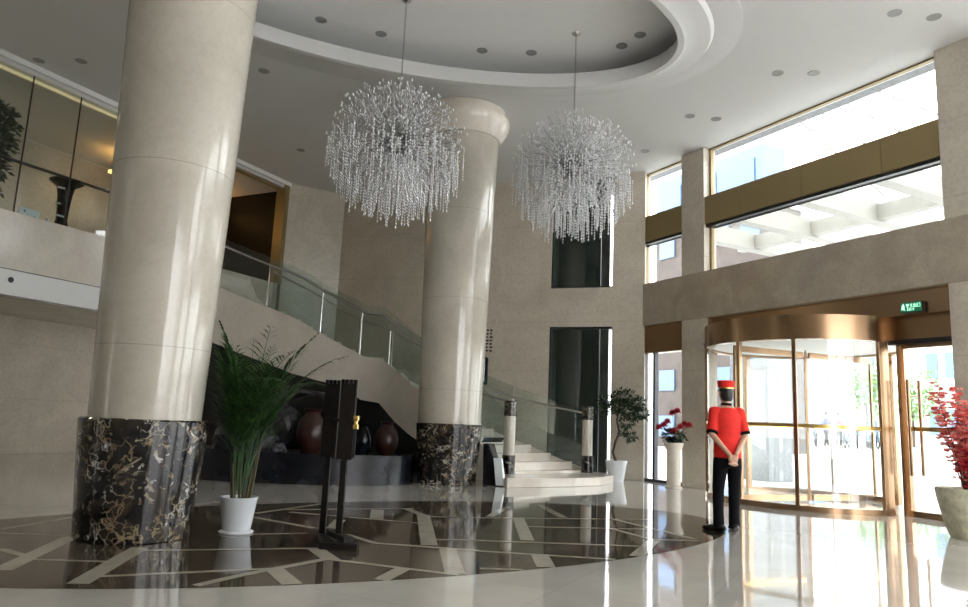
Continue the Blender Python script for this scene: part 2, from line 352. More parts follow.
seg_wall('wall_pillar_far', R, [(-12.5, -11.5, 0, .6, 0, CEIL), (-20, -17.5, 0, .6, 0, CEIL)], 'wall_stone')
def window(i, s0, s1, z0, z1, n=.2, mat='gold_panel', gl='clear_glass', mull=()):
    m = MB(); t = .05
    for a in [s0, s1-t] + [q for q in mull]: m.fbox(R, a, a+t, n-.03, n+.05, z0, z1)
    m.fbox(R, s0, s1, n-.03, n+.05, z0, z0+t*.6); m.fbox(R, s0, s1, n-.03, n+.05, z1-t*.6, z1)
    fr = struct('window_%d' % i, m, mat)
    g = MB(); g.fbox(R, s0+.02, s1-.02, n, n+.012, z0+.02, z1-.02); g.build('window_pane', gl, fr, kind='structure')
window(1, -5.53, -.66, 6.1, 7.215)
window(2, -5.53, -.66, 4.47, 5.47)
window(3, 0, 1.42, 6.1, 7.215)
window(4, 0, 1.42, 4.47, 5.47)
window(5, -11.5, -6.5, 4.47, 7.13); window(6, -11.5, -6.5, 0, 3.49, mull=(-9.9, -8.2))
window(7, -17.5, -12.5, 4.47, 7.13); window(8, -17.5, -12.5, 0, 3.49, mull=(-15.9, -14.2))
sp_ = MB()
for a, b in ((-5.53, -4.585), (-4.575, -3.055), (-3.045, -1.605), (-1.595, -.66)): sp_.fbox(R, a, b, .02, .3, 5.50, 6.1)
struct('trim_3', sp_, 'gold_panel'); sp2 = MB(); sp2.fbox(R, 0, 1.47, .02, .3, 5.50, 6.1); struct('trim_4', sp2, 'gold_panel')
sp3 = MB(); sp3.fbox(R, -5.53, -.66, .06, .28, 5.44, 5.50); sp3.fbox(R, 0, 1.42, .06, .28, 5.44, 5.50); struct('trim_5', sp3, 'dark_interior')
# corner bay ground floor: brass header, dark frame, glass
hd = MB(); hd.fbox(R, 0, 1.44, .05, .3, 2.86, 3.49); struct('trim_6', hd, 'brass')
m = MB()
for a, b in ((0, .05), (1.30, 1.42), (.95, 1.02)): m.fbox(R, a, b, .1, .2, 0, 2.86)
m.fbox(R, 0, 1.42, .1, .2, 0, .06)
fr = struct('window_9', m, 'dark_steel'); g = MB(); g.fbox(R, .03, 1.38, .14, .152, .05, 2.85); g.build('window_pane', 'clear_glass', fr, kind='structure')

# ------------------------------------------------------------------ entrance: fascia, header, side light
m = MB(); m.fbox(R, -5.53, -.66, .10, .5, 3.10, 3.49); struct('trim_7', m, 'brass')
m = MB(); m.fbox(R, -5.53, -4.42, .28, .5, 2.74, 3.10); m.fbox(R, -.9, -.66, .28, .5, 2.74, 3.10); struct('trim_8', m, 'brass')
m = MB(); m.fbox(R, -5.53, -4.42, .22, .5, 2.66, 2.735); struct('trim_9', m, 'dark_steel')
sl = thing('entrance_side_door', 'brass framed glass side door between revolving door and right pillar', 'door', R(-5, .4, 0))
m = MB(); m.fbox(R, -5.53, -5.47, .3, .4, 0, 2.66); m.fbox(R, -4.62, -4.5, .3, .4, 0, 2.66); m.fbox(R, -5.47, -4.6, .3, .4, 0, .09); m.fbox(R, -5.47, -4.6, .3, .4, 2.6, 2.66)
wpart(m, 'door_frame', 'brass', sl)
m = MB(); m.fbox(R, -5.47, -4.6, .345, .357, .08, 2.6); wpart(m, 'glass_pane', 'clear_glass', sl)
m = MB(); m.fbox(R, -5.47, -4.6, .32, .38, 1.30, 1.37); wpart(m, 'push_bar', 'bright_brass', sl)
for n_1, n_2 in ((.20, .34), (.50, .36)):
    m = MB(); m.tube([R(-4.72, n_1, .62), R(-4.72, n_1, 2.1)], .026, 10)
    m.tube([R(-4.72, n_1, .85), R(-4.72, n_2, .85)], .012); m.tube([R(-4.72, n_1, 1.85), R(-4.72, n_2, 1.85)], .012); wpart(m, 'pull_handle', 'brass', sl, smooth=True)

# revolving door
DC, DR = (-2.77, .36), 1.76
def D(a, r, z): return R(DC[0]+r*math.sin(a), DC[1]-r*math.cos(a), z)   # a = 0 points into the hall
rd = thing('revolving_door', 'large curved brass and glass revolving door in the right wall behind the doorman', 'revolving door', R(*DC, 0))
def arc_box(m, a0, a1, r0, r1, z0, z1, n=40):
    vs = []; n = max(3, int(n*abs(a1-a0)/PI))
    for i in range(n+1):
        a = a0+(a1-a0)*i/n
        for r, z in ((r0, z0), (r1, z0), (r1, z1), (r0, z1)): vs.append(D(a, r, z))
    fs = [(i*4+k, (i+1)*4+k, (i+1)*4+(k+1) % 4, i*4+(k+1) % 4) for i in range(n) for k in range(4)]
    fs += [(0, 1, 2, 3), (n*4+3, n*4+2, n*4+1, n*4)]
    m.add(vs, fs); return m
m = MB(); arc_box(m, -PI, PI, DR-.12, DR, 2.70, 3.10, 80); wpart(m, 'canopy_drum', 'brass', rd, smooth=True)
m = MB(); n = 64; m.add([D(2*PI*k/n, DR-.1, 2.74) for k in range(n)] + [D(2*PI*k/n, DR-.1, 3.05) for k in range(n)],
    [tuple(range(n)), tuple(range(n, 2*n))] + [(i, (i+1) % n, n+(i+1) % n, n+i) for i in range(n)]); wpart(m, 'drum_ceiling', 'white_paint', rd)
ph = math.asin(0)
posts = [-1.50, -1.02, -.28, 1.28, 1.45]
for a in (1.50, 1.0, .20, -.20+.0, -1.45)[:0]: pass
for a, hw in ((.78, .05), (-.01, .035), (-.555, .032), (-1.36, .09)):
    m = MB(); arc_box(m, a-hw/DR, a+hw/DR, DR-.07, DR, 0, 2.70); wpart(m, 'post', 'brass', rd, bevel=.004)
for a, hw in ((1.80, .05), (2.74, .022), (-2.80, .09)):
    m = MB(); arc_box(m, a-hw/DR, a+hw/DR, DR-.07, DR, 0, 2.70); wpart(m, 'post', 'brass', rd)
m = MB(); arc_box(m, -1.36, .78, DR-.08, DR+.01, 0, .085); wpart(m, 'bottom_rail', 'brass', rd, smooth=True)
m = MB(); arc_box(m, 1.80, 2*PI-2.80, DR-.07, DR, 0, .10); wpart(m, 'bottom_rail', 'brass', rd, smooth=True)
for a0, a1 in ((-1.31, -.575), (-.535, -.03), (.01, .75), (1.83, 2.725), (2.755, 2*PI-2.85)):
    m = MB(); arc_box(m, a0, a1, DR-.045, DR-.033, .08, 2.70); wpart(m, 'curved_glass', 'clear_glass', rd, smooth=True)
for a0, a1 in ((-1.31, -.575), (-.535, -.03), (.01, .75)):
    m = MB(); arc_box(m, a0, a1, DR-.07, DR-.02, 1.285, 1.345); wpart(m, 'push_bar', 'bright_brass', rd, smooth=True)
for ang in (.10, .10+PI):
    wing = None
    def W(r, z, t): 
        p = D(ang, r, z); q = D(ang+PI/2, t, 0) - R(*DC, 0); return p + Vector((q.x, q.y, 0))
    def wb(m, r0, r1, t0, t1, z0, z1): m.hexa([W(r0, z0, t0), W(r1, z0, t0), W(r1, z0, t1), W(r0, z0, t1), W(r0, z1, t0), W(r1, z1, t0), W(r1, z1, t1), W(r0, z1, t1)])
    m = MB(); wb(m, .08, 1.64, -.025, .025, .03, .13); wb(m, .08, 1.64, -.025, .025, 2.56, 2.66); wb(m, 1.62, 1.66, -.02, .02, .03, 2.66); wb(m, .02, .03, -.01, .01, .03, 2.66)
    wing = wpart(m, 'door_wing', 'brass', rd)
    m = MB(); wb(m, .03, 1.62, -.006, .006, .13, 2.56); m.v = [tuple(Vector(v) - rd.location) for v in m.v]; m.build('glass_pane', 'clear_glass', wing)
    m = MB(); wb(m, .14, 1.62, -.02, .02, 1.285, 1.34); m.v = [tuple(Vector(v) - rd.location) for v in m.v]; m.build('push_bar', 'bright_brass', wing)
m = MB(); m.tube([R(*DC, .02), R(*DC, 2.7)], .016, 16); wpart(m, 'centre_shaft', 'brass', rd, smooth=True)
m = MB(); m.tube([D(.95, DR+.03, 2.80), D(.95, DR+.07, 2.80)], .05, 12); wpart(m, 'sensor', 'steel', rd, smooth=True)

# exit sign: green running man and the lettering, hung on the fascia
ex = thing('exit_sign', 'green lit emergency exit sign on the brass fascia above the side door', 'sign', R(-4.95, .04, 3.17))
m = MB(); m.fbox(R, -5.12, -4.78, .02, .10, 3.12, 3.29); wpart(m, 'sign_housing', 'dark_steel', ex, bevel=.006)
m = MB(); m.fbox(R, -5.11, -4.79, .012, .02, 3.13, 3.28); face = wpart(m, 'sign_face', 'exit_green', ex)
m = MB()
def sb(s0, s1, z0, z1): m.fbox(R, -4.79-s1, -4.79-s0, .007, .0125, 3.13+z0, 3.13+z1)
for (a, b_, c, d) in (  # running figure
    (.035, .05, .115, .13), (.025, .05, .075, .112), (.008, .028, .09, .098), (.05, .066, .082, .09), (.016, .036, .05, .076), (.004, .02, .04, .052), (.042, .056, .035, .075), (.054, .068, .03, .038)): sb(a, b_, c, d)
def stroke(ox, *rs):
    for a, b_, c, d in rs: sb(ox+a, ox+b_, c, d)
stroke(.082, (0, .05, .118, .123), (.005, .009, .09, .118), (.041, .045, .09, .118), (0, .05, .102, .106), (.022, .027, .07, .13), (.008, .042, .07, .074))   # character 安
stroke(.140, (.005, .045, .115, .119), (.023, .027, .07, .13), (.008, .042, .092, .096), (0, .05, .07, .074))                                           # character 全
stroke(.198, (.023, .027, .07, .13), (.005, .009, .098, .122), (.041, .045, .098, .122), (.005, .045, .098, .102), (0, .004, .07, .092), (.046, .05, .07, .092), (0, .05, .07, .074))   # 出
stroke(.256, (.003, .007, .07, .125), (.043, .047, .07, .125), (.003, .047, .121, .125), (.003, .047, .07, .074))                                         # 口
x = .10
for ch in 'EXIT':
    w_ = .022
    if ch == 'E': stroke(x, (0, .005, .02, .055), (0, w_, .05, .055), (0, w_*.8, .035, .04), (0, w_, .02, .025))
    if ch == 'X': stroke(x, (0, .006, .02, .028), (.005, .011, .027, .034), (.009, .014, .033, .042), (.013, .018, .041, .048), (.017, .022, .047, .055), (0, .006, .047, .055), (.005, .011, .041, .048), (.013, .018, .027, .034), (.017, .022, .02, .028))
    if ch == 'I': stroke(x, (.008, .013, .02, .055))
    if ch == 'T': stroke(x, (0, w_, .05, .055), (.009, .014, .02, .055))
    x += .032 if ch != 'I' else .024
wpart(m, 'sign_figure', 'exit_white', ex)

# ------------------------------------------------------------------ back wall and left facet
O0, O1 = 5.99, 7.5
m = MB()
for b in ((0, O0, 0, .35, 0, CEIL), (O1, 8.25, 0, .35, 0, CEIL), (O0, O1, 0, .35, 3.48, 4.42), (O0, O1, 0, .35, 7.16, CEIL), (O0, O1, 0, .35, 0, .08)): m.fbox(B, *b)
struct('wall_back', m, 'wall_stone')
m = MB(); m.fbox(B, O0-.3, O1-.42, 1.5, 1.6, 0, CEIL); m.fbox(B, O0-.3, O0-.2, .35, 1.6, 0, CEIL); m.fbox(B, O0-.3, O1, .35, 1.6, 3.6, 4.3); m.fbox(B, O0-.3, O1, .35, 1.6, CEIL, CEIL+.1)
m.fbox(B, O1-.42, O1-.17, .50, .60, 0, CEIL)
struct('wall_shaft', m, 'shaft_panel')
for i, (z0, z1) in enumerate(((.08, 3.48), (4.42, 7.16))):
    m = MB()
    for a, b in ((O0, O0+.04), (O1-.34, O1-.30), (O1-.015, O1)): m.fbox(B, a, b, .05, .12, z0, z1)
    m.fbox(B, O0, O1, .05, .12, z1-.05, z1); m.fbox(B, O0, O1, .05, .12, z0, z0+.04)
    fr = struct('window_%d' % (10+i), m, 'dark_steel')
    g = MB(); g.fbox(B, O0+.03, O1-.32, .08, .092, z0, z1); g.build('window_pane', 'dark_glass', fr, kind='structure')
m = MB(); f0 = L(.0, 0); f1 = B(0, 0)
m.prism([(f0.x, f0.y), (f1.x, f1.y), (f1.x-.15, f1.y+.35), (f0.x-.3, f0.y+.3)], 0, CEIL); struct('wall_back_left', m, 'wall_stone')

# ------------------------------------------------------------------ left gallery
m = MB(); m.fbox(L, -24, -3.1, 0, .18, 3.44, 4.45); struct('wall_left_parapet', m, 'pale_stone')
m = MB(); m.fbox(L, -24, -3.1, 0, .25, 2.98, 3.425); struct('trim_10', m, 'white_paint')
m = MB(); m.fbox(L, -24, .2, .25, 3.6, 3.0, 3.2); m.fbox(L, -24, .2, .18, 3.6, 4.25, 4.40); struct('floor_gallery', m, 'wall_stone')
m = MB(); m.fbox(L, -24, .3, 3.4, 3.7, 0, 3.0); struct('wall_left', m, 'wall_stone')
m = MB(); m.fbox(L, -24, -2.6, 3.4, 3.7, 4.4, CEIL); struct('wall_gallery', m, 'wall_stone')
m = MB(); m.fbox(L, -2.6, .3, 2.4, 2.6, 3.2, CEIL); m.fbox(L, -2.7, -2.6, 2.0, 3.7, 4.4, CEIL); m.fbox(L, .05, .25, .25, 3.7, 3.2, CEIL); struct('wall_gallery_dark', m, 'dark_wood')
m = MB(); m.fbox(L, -24, .3, .05, 3.7, 7.05, CEIL); struct('ceiling_gallery', m, 'ceiling_paint')
m = MB(); m.fbox(L, -24, .05, -.03, .05, 7.12, 7.24); struct('trim_11', m, 'white_paint')
m = MB(); m.fbox(L, -2.2, -.12, .0, .3, 2.9, 4.45); m.fbox(L, -3.1, .05, .05, .3, 0, .1); struct('wall_left_end', m, 'wall_stone')
m = MB(); m.fbox(L, -.14, .0, -.02, .3, 4.45, 7.12); m.fbox(L, -2.3, -.14, .06, .14, 6.96, 7.02); struct('window_frame_gallery', m, 'gold_panel')
m = MB(); m.fbox(L, -3.6, -.3, 1.9, 2.3, 6.55, 6.62); o = m.build('cove_light', 'warm_cove'); tag(o, 'warm orange cove light strip inside the dark upper opening left of the back wall', 'light')
m = MB(); m.fbox(L, -24, -4.3, .14, .18, 6.96, 7.02); o = m.build('cove_light', 'soft_cove'); tag(o, 'dim yellow cove light strip along the top of the gallery glazing', 'light')
for i, s_ in enumerate((-9.5, -8.2, -3.5)):  # unseen lamps added to brighten the gallery
    g_ = thing('gallery_fill_lamp', ('added warm fill lamp in the gallery ceiling hidden past the left edge', 'added warm fill lamp in the gallery ceiling left of the dark tree', 'added warm fill lamp in the gallery ceiling behind the near column')[i], 'ceiling light', L(s_, 1.9, 7.03), group='added warm fill lamps in the gallery ceiling')
    m = MB(); m.lathe([(0, 0), (.09, 0), (.10, .015), (0, .02)], n=24); m.build('fill_disc', 'warm_fill', g_)
    l_ = bpy.data.lights.new('fill_glow', 'SPOT'); l_.energy = 45; l_.color = (1, .88, .70); l_.spot_size = 2.6; l_.spot_blend = .8; l_.shadow_soft_size = .08
    lo_ = bpy.data.objects.new('fill_glow', l_); COL.objects.link(lo_); lo_.parent = g_; lo_.location = (0, 0, -.03)
gg = thing('gallery_glazing', 'tall glass screen on the left upper gallery parapet with a dark handrail', 'glass railing', L(-12, .09, 4.45))
js = [-24, -21.9, -19.8, -17.7, -15.6, -13.5, -11.4, -9.3, -7.9, -6.80, -5.87, -4.9, -3.9, -3.1]
for a, b in zip(js[:-1], js[1:]):
    m = MB(); m.fbox(L, a+.012, b-.012, .085, .097, 4.45, 7.1); wpart(m, 'glass_panel', 'dark_gallery_glass' if 0 else 'green_glass', gg)
for a in js[1:-1]: m = MB(); m.fbox(L, a-.01, a+.01, .08, .10, 4.45, 7.1); wpart(m, 'joint', 'dark_steel', gg)
m = MB(); m.tube([L(-24, .16, 5.38), L(-3.1, .16, 5.42)], .03, 10); wpart(m, 'handrail', 'dark_steel', gg, smooth=True)
m = MB(); m.lathe([(.0, 0), (.045, 0), (.05, .01), (.045, .02), (0, .02)], n=20); o = m.build('speaker_grille', 'dark_interior', smooth=True)
o.rotation_euler = (PI/2, 0, AL+PI/2+PI); o.location = L(-6.72, -.015, 3.25); o.rotation_euler = LN.to_3d().to_track_quat('Z', 'Y').to_euler()
tag(o, 'small round black fixture on the white edge of the left gallery', 'fixture')

m = MB(); m.fbox(L, -26, .3, 7.0, 7.2, 0, CEIL); m.box(-20, -3, 21.0, 21.2, 0, CEIL); struct('wall_far_left', m, 'wall_stone')
m = MB(); m.fbox(L, -26, .3, 3.4, 7.2, CEIL-.2, CEIL); struct('ceiling_far_left', m, 'ceiling_paint')
m = MB(); m.box(-22, 5.2, -3.4, -3.2, 0, 7.7); m.box(13.2, 14.5, -3.4, -3.2, 0, 7.7); m.box(5.2, 13.2, -3.4, -3.2, 0, .4); m.box(5.2, 13.2, -3.4, -3.2, 5.2, 7.7)
for x in (7.6, 10.2): m.box(x, x+.25, -3.4, -3.2, .4, 5.2)
struct('wall_rear_added', m, 'wall_stone')  # unseen wall, added to cut light from behind; opening sized as fill
# ------------------------------------------------------------------ columns
def column(cx, cy, base, shaft, lab):
    t = thing('column', lab, 'column', (cx, cy, 0))
    m = MB(); m.lathe([(base[0]-.01, 0), (base[0], .01), (base[1], base[2]-.015), (base[1]-.02, base[2])], n=96); m.build('column_base', 'veined_marble', t, smooth=True, angle=.6)
    h = base[2]; m = MB(); pr = [(shaft[0], h)]
    for k in range(1, 9): z = h+(7.0-h)*k/8; pr.append((shaft[0]+(shaft[1]-shaft[0])*k/8, z))
    m.lathe(pr, n=96); m.build('column_shaft', 'column_stone', t, smooth=True, angle=.6)
    e = shaft[1]; m = MB(); m.lathe([(e-.03, 6.62), (e+.02, 6.63), (e+.08, 6.72), (e+.16, 6.86), (e+.20, 6.98), (e+.20, 7.03), (e+.14, 7.04), (e+.12, 7.215)], n=96); m.build('column_capital', 'pale_stone', t, smooth=True, angle=.6)
    return t
column(-3.10, 6.775, (.485, .558, 1.055), (.486, .645), 'tall round marble column at the left foreground beside the potted palm')
column(-.55, 13.6, (.54, .62, 1.09), (.588, .71), 'tall round marble column farther back beside the stone staircase')

# ------------------------------------------------------------------ staircase
ST = [((.62, 14.30), (2.5, 16.05), .15, .15), ((.3, 14.52), (1.75, 16.5), .45, .45), ((-.05, 14.76), (.75, 16.95), .80, .8), ((-.6, 15.02), (-.3, 17.25), 1.2, .95),
      ((-1.3, 15.2), (-1.2, 17.45), 1.75, 1.02), ((-1.75, 15.3), (-1.85, 17.5), 2.10, 1.05), ((-2.15, 15.4), (-2.4, 17.5), 2.40, .95), ((-2.55, 15.45), (-2.75, 17.55), 2.43, .93),
      ((-3.0, 15.5), (-3.2, 17.55), 2.64, .86), ((-3.55, 15.55), (-3.75, 17.55), 2.90, 1.02), ((-4.1, 15.6), (-4.3, 17.55), 3.20, 1.2), ((-5.0, 15.68), (-5.0, 17.5), 3.52, 1.22),
      ((-5.9, 15.7), (-5.55, 17.5), 3.85, 1.25), ((-6.7, 15.65), (-5.8, 17.4), 4.42, 1.4)]
def st_at(t):
    i = min(int(t), len(ST)-2); f = t-i; a, b = ST[i], ST[i+1]
    def cr(j, k, c):   # catmull-rom on plan coordinates
        g = lambda q: ST[max(0, min(len(ST)-1, q))][k][c]
        p0, p1, p2, p3 = g(j-1), g(j), g(j+1), g(j+2)
        return .5*((2*p1)+(-p0+p2)*f+(2*p0-5*p1+4*p2-p3)*f*f+(-p0+3*p1-3*p2+p3)*f**3)
    return Vector((cr(i, 0, 0), cr(i, 0, 1))), Vector((cr(i, 1, 0), cr(i, 1, 1))), a[2]+(b[2]-a[2])*f, a[3]+(b[3]-a[3])*f
NT = 78; TT = [(len(ST)-1)*k/NT for k in range(NT+1)]
stair = thing('staircase', 'curved pale stone staircase rising behind the far column to the gallery', 'staircase', (1.2, 14.8, 0))
def ribbon(side, off, z_lo, z_hi, th, lo_abs=False):
    m = MB(); vs = []
    for t in TT:
        N, F, z, dr = st_at(t); d = (F-N).normalized(); p = (N if side == 0 else F) + d*off*(1 if side == 0 else -1); q = p + d*th*(1 if side == 0 else -1)
        lo = z-dr if z_lo is None else z+z_lo
        for a, zz in ((p, lo), (q, lo), (q, z+z_hi), (p, z+z_hi)): vs.append((a.x, a.y, zz))
    n = len(TT)-1
    m.add(vs, [(i*4+k, (i+1)*4+k, (i+1)*4+(k+1) % 4, i*4+(k+1) % 4) for i in range(n) for k in range(4)] + [(0, 1, 2, 3), (n*4+3, n*4+2, n*4+1, n*4)])
    return m
wpart(ribbon(0, 0, None, .0, .10), 'stringer', 'pale_stone', stair, smooth=True, angle=.5)
wpart(ribbon(1, 0, None, .0, .10), 'stringer', 'pale_stone', stair, smooth=True, angle=.5)
m = MB(); vs = []
for t in TT:
    N, F, z, dr = st_at(t); d = (F-N).normalized()*.09; lo = max(z-dr+.03, .01)
    for a, zz in ((N+d, lo), (F-d, lo), (F-d, lo+.06), (N+d, lo+.06)): vs.append((a.x, a.y, zz))
n = len(TT)-1; m.add(vs, [(i*4+k, (i+1)*4+k, (i+1)*4+(k+1) % 4, i*4+(k+1) % 4) for i in range(n) for k in range(4)])
wpart(m, 'underside', 'dark_stone', stair, smooth=True)  # dark stone puts the shade beneath the flight into its colour
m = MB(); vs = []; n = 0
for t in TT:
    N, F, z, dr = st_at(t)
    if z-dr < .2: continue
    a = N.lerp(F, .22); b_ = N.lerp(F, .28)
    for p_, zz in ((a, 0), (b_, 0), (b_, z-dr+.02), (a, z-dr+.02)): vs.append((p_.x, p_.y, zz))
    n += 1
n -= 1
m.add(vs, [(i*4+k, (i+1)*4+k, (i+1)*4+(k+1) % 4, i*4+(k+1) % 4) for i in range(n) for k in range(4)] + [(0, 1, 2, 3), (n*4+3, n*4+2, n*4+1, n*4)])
struct('wall_under_stairs', m, 'dark_interior')  # closing wall; near-black colour adds to the shade under the stairs
def t_of_z(zz):
    for k in range(len(TT)-1):
        z0, z1 = st_at(TT[k])[2], st_at(TT[k+1])[2]
        if z0 <= zz <= z1: return TT[k]+(TT[k+1]-TT[k])*(zz-z0)/max(1e-6, z1-z0)
    return TT[-1]
nst = 27
for k in range(nst):
    za, zb = .15+(4.42-.15)*k/nst, .15+(4.42-.15)*(k+1)/nst
    N0, F0, _, _ = st_at(t_of_z(za)); N1, F1, _, _ = st_at(t_of_z(zb)+.04)
    d0 = (F0-N0).normalized()*.1; d1 = (F1-N1).normalized()*.1
    pts = [N0+d0, F0-d0, F1-d1, N1+d1]; zt = zb-.10; zl = max(.02, zt-.2)
    m = MB(); m.hexa([(p.x, p.y, zl) for p in pts] + [(p.x, p.y, zt) for p in pts]); wpart(m, 'step', 'pale_stone', stair)
# broad first step
m = MB(); m.prism([(.56, 13.25), (1.2, 13.62), (1.9, 14.08), (2.45, 14.55), (2.86, 15.3), (2.82, 16.05), (2.4, 16.35), (1.4, 15.4), (.45, 14.45), (.38, 13.9)], 0, .165)
wpart(m, 'step', 'pale_stone', stair, bevel=.01)
def railing(side, off, hgt, t0, t1, label):
    r = thing('glass_railing', label, 'railing', (*(st_at((t0+t1)/2)[side]), st_at((t0+t1)/2)[2]), group=None)
    def P(t, z):
        N, F, zz, _ = st_at(t); d = (F-N).normalized(); p = (N+d*off) if side == 0 else (F-d*off); return Vector((p.x, p.y, zz+z))
    k = int((t1-t0)/1.75)
    for i in range(k):
        a, b = t0+(t1-t0)*i/k, t0+(t1-t0)*(i+1)/k; m = MB(); vs = []; q = 12
        for j in range(q+1):
            t = a+.02+(b-a-.04)*j/q; p = P(t, 0); N, F, _, _ = st_at(t); d = (F-N).normalized()*.006
            for s_, z in ((-1, .0), (1, .0), (1, hgt), (-1, hgt)): vs.append((p.x+d.x*s_, p.y+d.y*s_, p.z+z))
        m.add(vs, [(i_*4+k_, (i_+1)*4+k_, (i_+1)*4+(k_+1) % 4, i_*4+(k_+1) % 4) for i_ in range(q) for k_ in range(4)] + [(0, 1, 2, 3), (q*4+3, q*4+2, q*4+1, q*4)])
        wpart(m, 'glass_panel', 'green_glass', r, smooth=True)
        m = MB(); p = P(a, 0); m.tube([p, p+Vector((0, 0, .93))], .018, 8); m.lathe([(.04, 0), (.04, .02), (.02, .03)], p, 12); wpart(m, 'post', 'steel', r, smooth=True)
    m = MB(); m.tube([P(t0+(t1-t0)*j/60, .95 + (.45*(1-(t0+(t1-t0)*j/60)/2) if side == 0 and t0+(t1-t0)*j/60 < 2 else .30*(1-(t0+(t1-t0)*j/60)/2.) if t0+(t1-t0)*j/60 < 2 else 0)) for j in range(61)], .026, 10)
    wpart(m, 'handrail', 'steel', r, smooth=True)
railing(0, .05, 1.12, .05, 12.6, 'glass railing with steel handrail along the near edge of the curved stairs')
railing(1, .05, 1.22, .05, 11.4, 'glass railing with steel handrail along the far edge of the curved stairs')
def bollard(x, y, lab):
    t = thing('stair_post', lab, 'post', (x, y, .166))
    m = MB(); m.lathe([(.13, 0), (.13, .36)], n=28); m.build('post_base', 'veined_marble', t, smooth=True, angle=.6)
    m = MB(); m.lathe([(.115, .36), (.115, 1.12)], n=28); m.build('post_shaft', 'white_ceramic' if 0 else 'column_stone', t, smooth=True, angle=.6)
    m = MB(); m.lathe([(.125, 1.12), (.125, 1.40), (.11, 1.42)], n=28); m.build('post_cap', 'veined_marble', t, smooth=True, angle=.6)
bollard(.62, 14.42, 'short white stone post with dark marble cap at the left foot of the stairs')
bollard(2.38, 15.85, 'short white stone post with dark marble cap beside the small green tree')

# ------------------------------------------------------------------ rock pool under the stairs
pl = thing('pool_curb', 'low dark polished stone curb around the pool beneath the stairs', 'stone curb', (-2.5, 13.3, 0))
front = [(-6.3, 12.75), (-5.3, 12.35), (-4.2, 12.15), (-3.2, 12.12), (-2.3, 12.28), (-1.6, 12.62), (-1.18, 13.05), (-1.16, 13.4)]
inner = [(x+.0, y+.28) for x, y in front[:-2]] + [(-1.42, 13.3), (-1.4, 13.6)]
m = MB(); vs = []
for (a, b) in zip(front, inner):
    for p, z in ((a, 0), (b, 0), (b, .5), (a, .5)): vs.append((*p, z))
n = len(front)-1; m.add(vs, [(i*4+k, (i+1)*4+k, (i+1)*4+(k+1) % 4, i*4+(k+1) % 4) for i in range(n) for k in range(4)] + [(0, 1, 2, 3), (n*4+3, n*4+2, n*4+1, n*4)])
wpart(m, 'curb_wall', 'black_gloss', pl, smooth=True, angle=.8)
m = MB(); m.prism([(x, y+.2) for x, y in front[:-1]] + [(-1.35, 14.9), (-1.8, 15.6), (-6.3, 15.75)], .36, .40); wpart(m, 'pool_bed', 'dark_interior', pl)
def jar(x, y, s, lab, mat='red_brown_clay'):
    m = MB(); m.lathe([(0, 0), (.16*s, 0), (.20*s, .05*s), (.30*s, .28*s), (.32*s, .48*s), (.27*s, .68*s), (.17*s, .80*s), (.15*s, .86*s), (.19*s, .92*s), (.17*s, .93*s), (.12*s, .86*s), (.13*s, .8*s), (0, .5*s)], n=36)
    o = m.build('clay_jar', mat, smooth=True, angle=.9); o.location = (x, y, .40); tag(o, lab, 'jar', 'clay jars in the pool')
jar(-3.13, 13.7, .92, 'large reddish brown clay jar in the pool just left of the wooden stand')
jar(-1.78, 14.2, .72, 'dark reddish clay jar under the stairs near the far column')
jar(-2.22, 14.0, .66, 'near black rounded jar just right of the wooden stand, in the pool', 'black_gloss')
def rock(x, y, z, r, sq, lab):
    bm = bmesh.new(); bmesh.ops.create_icosphere(bm, subdivisions=3, radius=r)
    from mathutils import noise as mn
    for v in bm.verts:
        f = 1+.45*mn.noise(v.co*2.2/r*.5+Vector((x, y, z)))+.18*mn.noise(v.co*6/r*.5+Vector((y, x, 1))); v.co *= f; v.co.z *= sq
    me = bpy.data.meshes.new('rock'); bm.to_mesh(me); bm.free(); me.materials.append(MATS['rock'])
    o = bpy.data.objects.new('rock', me); COL.objects.link(o); o.location = (x, y, z); tag(o, lab, 'rock', 'rocks in the pool under the stairs')
rock(-3.95, 13.5, .60, .30, .8, 'dark veined rock at the pool behind the palm, widest of the pile')
rock(-3.72, 14.0, .92, .30, 1.4, 'tall dark rock standing behind the clay jar under the stairs')
rock(-4.6, 13.7, .62, .32, .9, 'dark rock at the left end of the pool behind the palm')
rock(-4.35, 14.3, 1.0, .34, 1.3, 'upright dark rock behind the palm under the stairs')
rock(-3.55, 13.05, .50, .16, .8, 'small grey rock on the curb edge left of the clay jar')
m = MB(); vs = []
for i in range(17):
    a = PI*i/16; x = -3.35-.62*math.cos(a); z = 1.33+.28*math.sin(a)
    for r in (0, .07):
        for y in (13.7, 14.9): vs.append((x + r*math.cos(a)*-1*-1, y, z-r))
m.add(vs, [f for i in range(16) for b in [i*4] for f in ((b, b+4, b+5, b+1), (b+2, b+3, b+7, b+6), (b, b+2, b+6, b+4), (b+1, b+5, b+7, b+3))] + [(0, 1, 3, 2), (64, 66, 67, 65)])
gr = thing('grotto_arch', 'dark grey curved arch over the rocks under the stairs', 'arch', (-3.35, 14.2, .4)); wpart(m, 'arch_vault', 'granite_dark' if 0 else 'rock', gr, smooth=True)
for x0 in (-4.03, -2.8): m = MB(); m.box(x0, x0+.1, 13.8, 14.8, .4, 1.36); wpart(m, 'arch_side', 'dark_interior', gr)

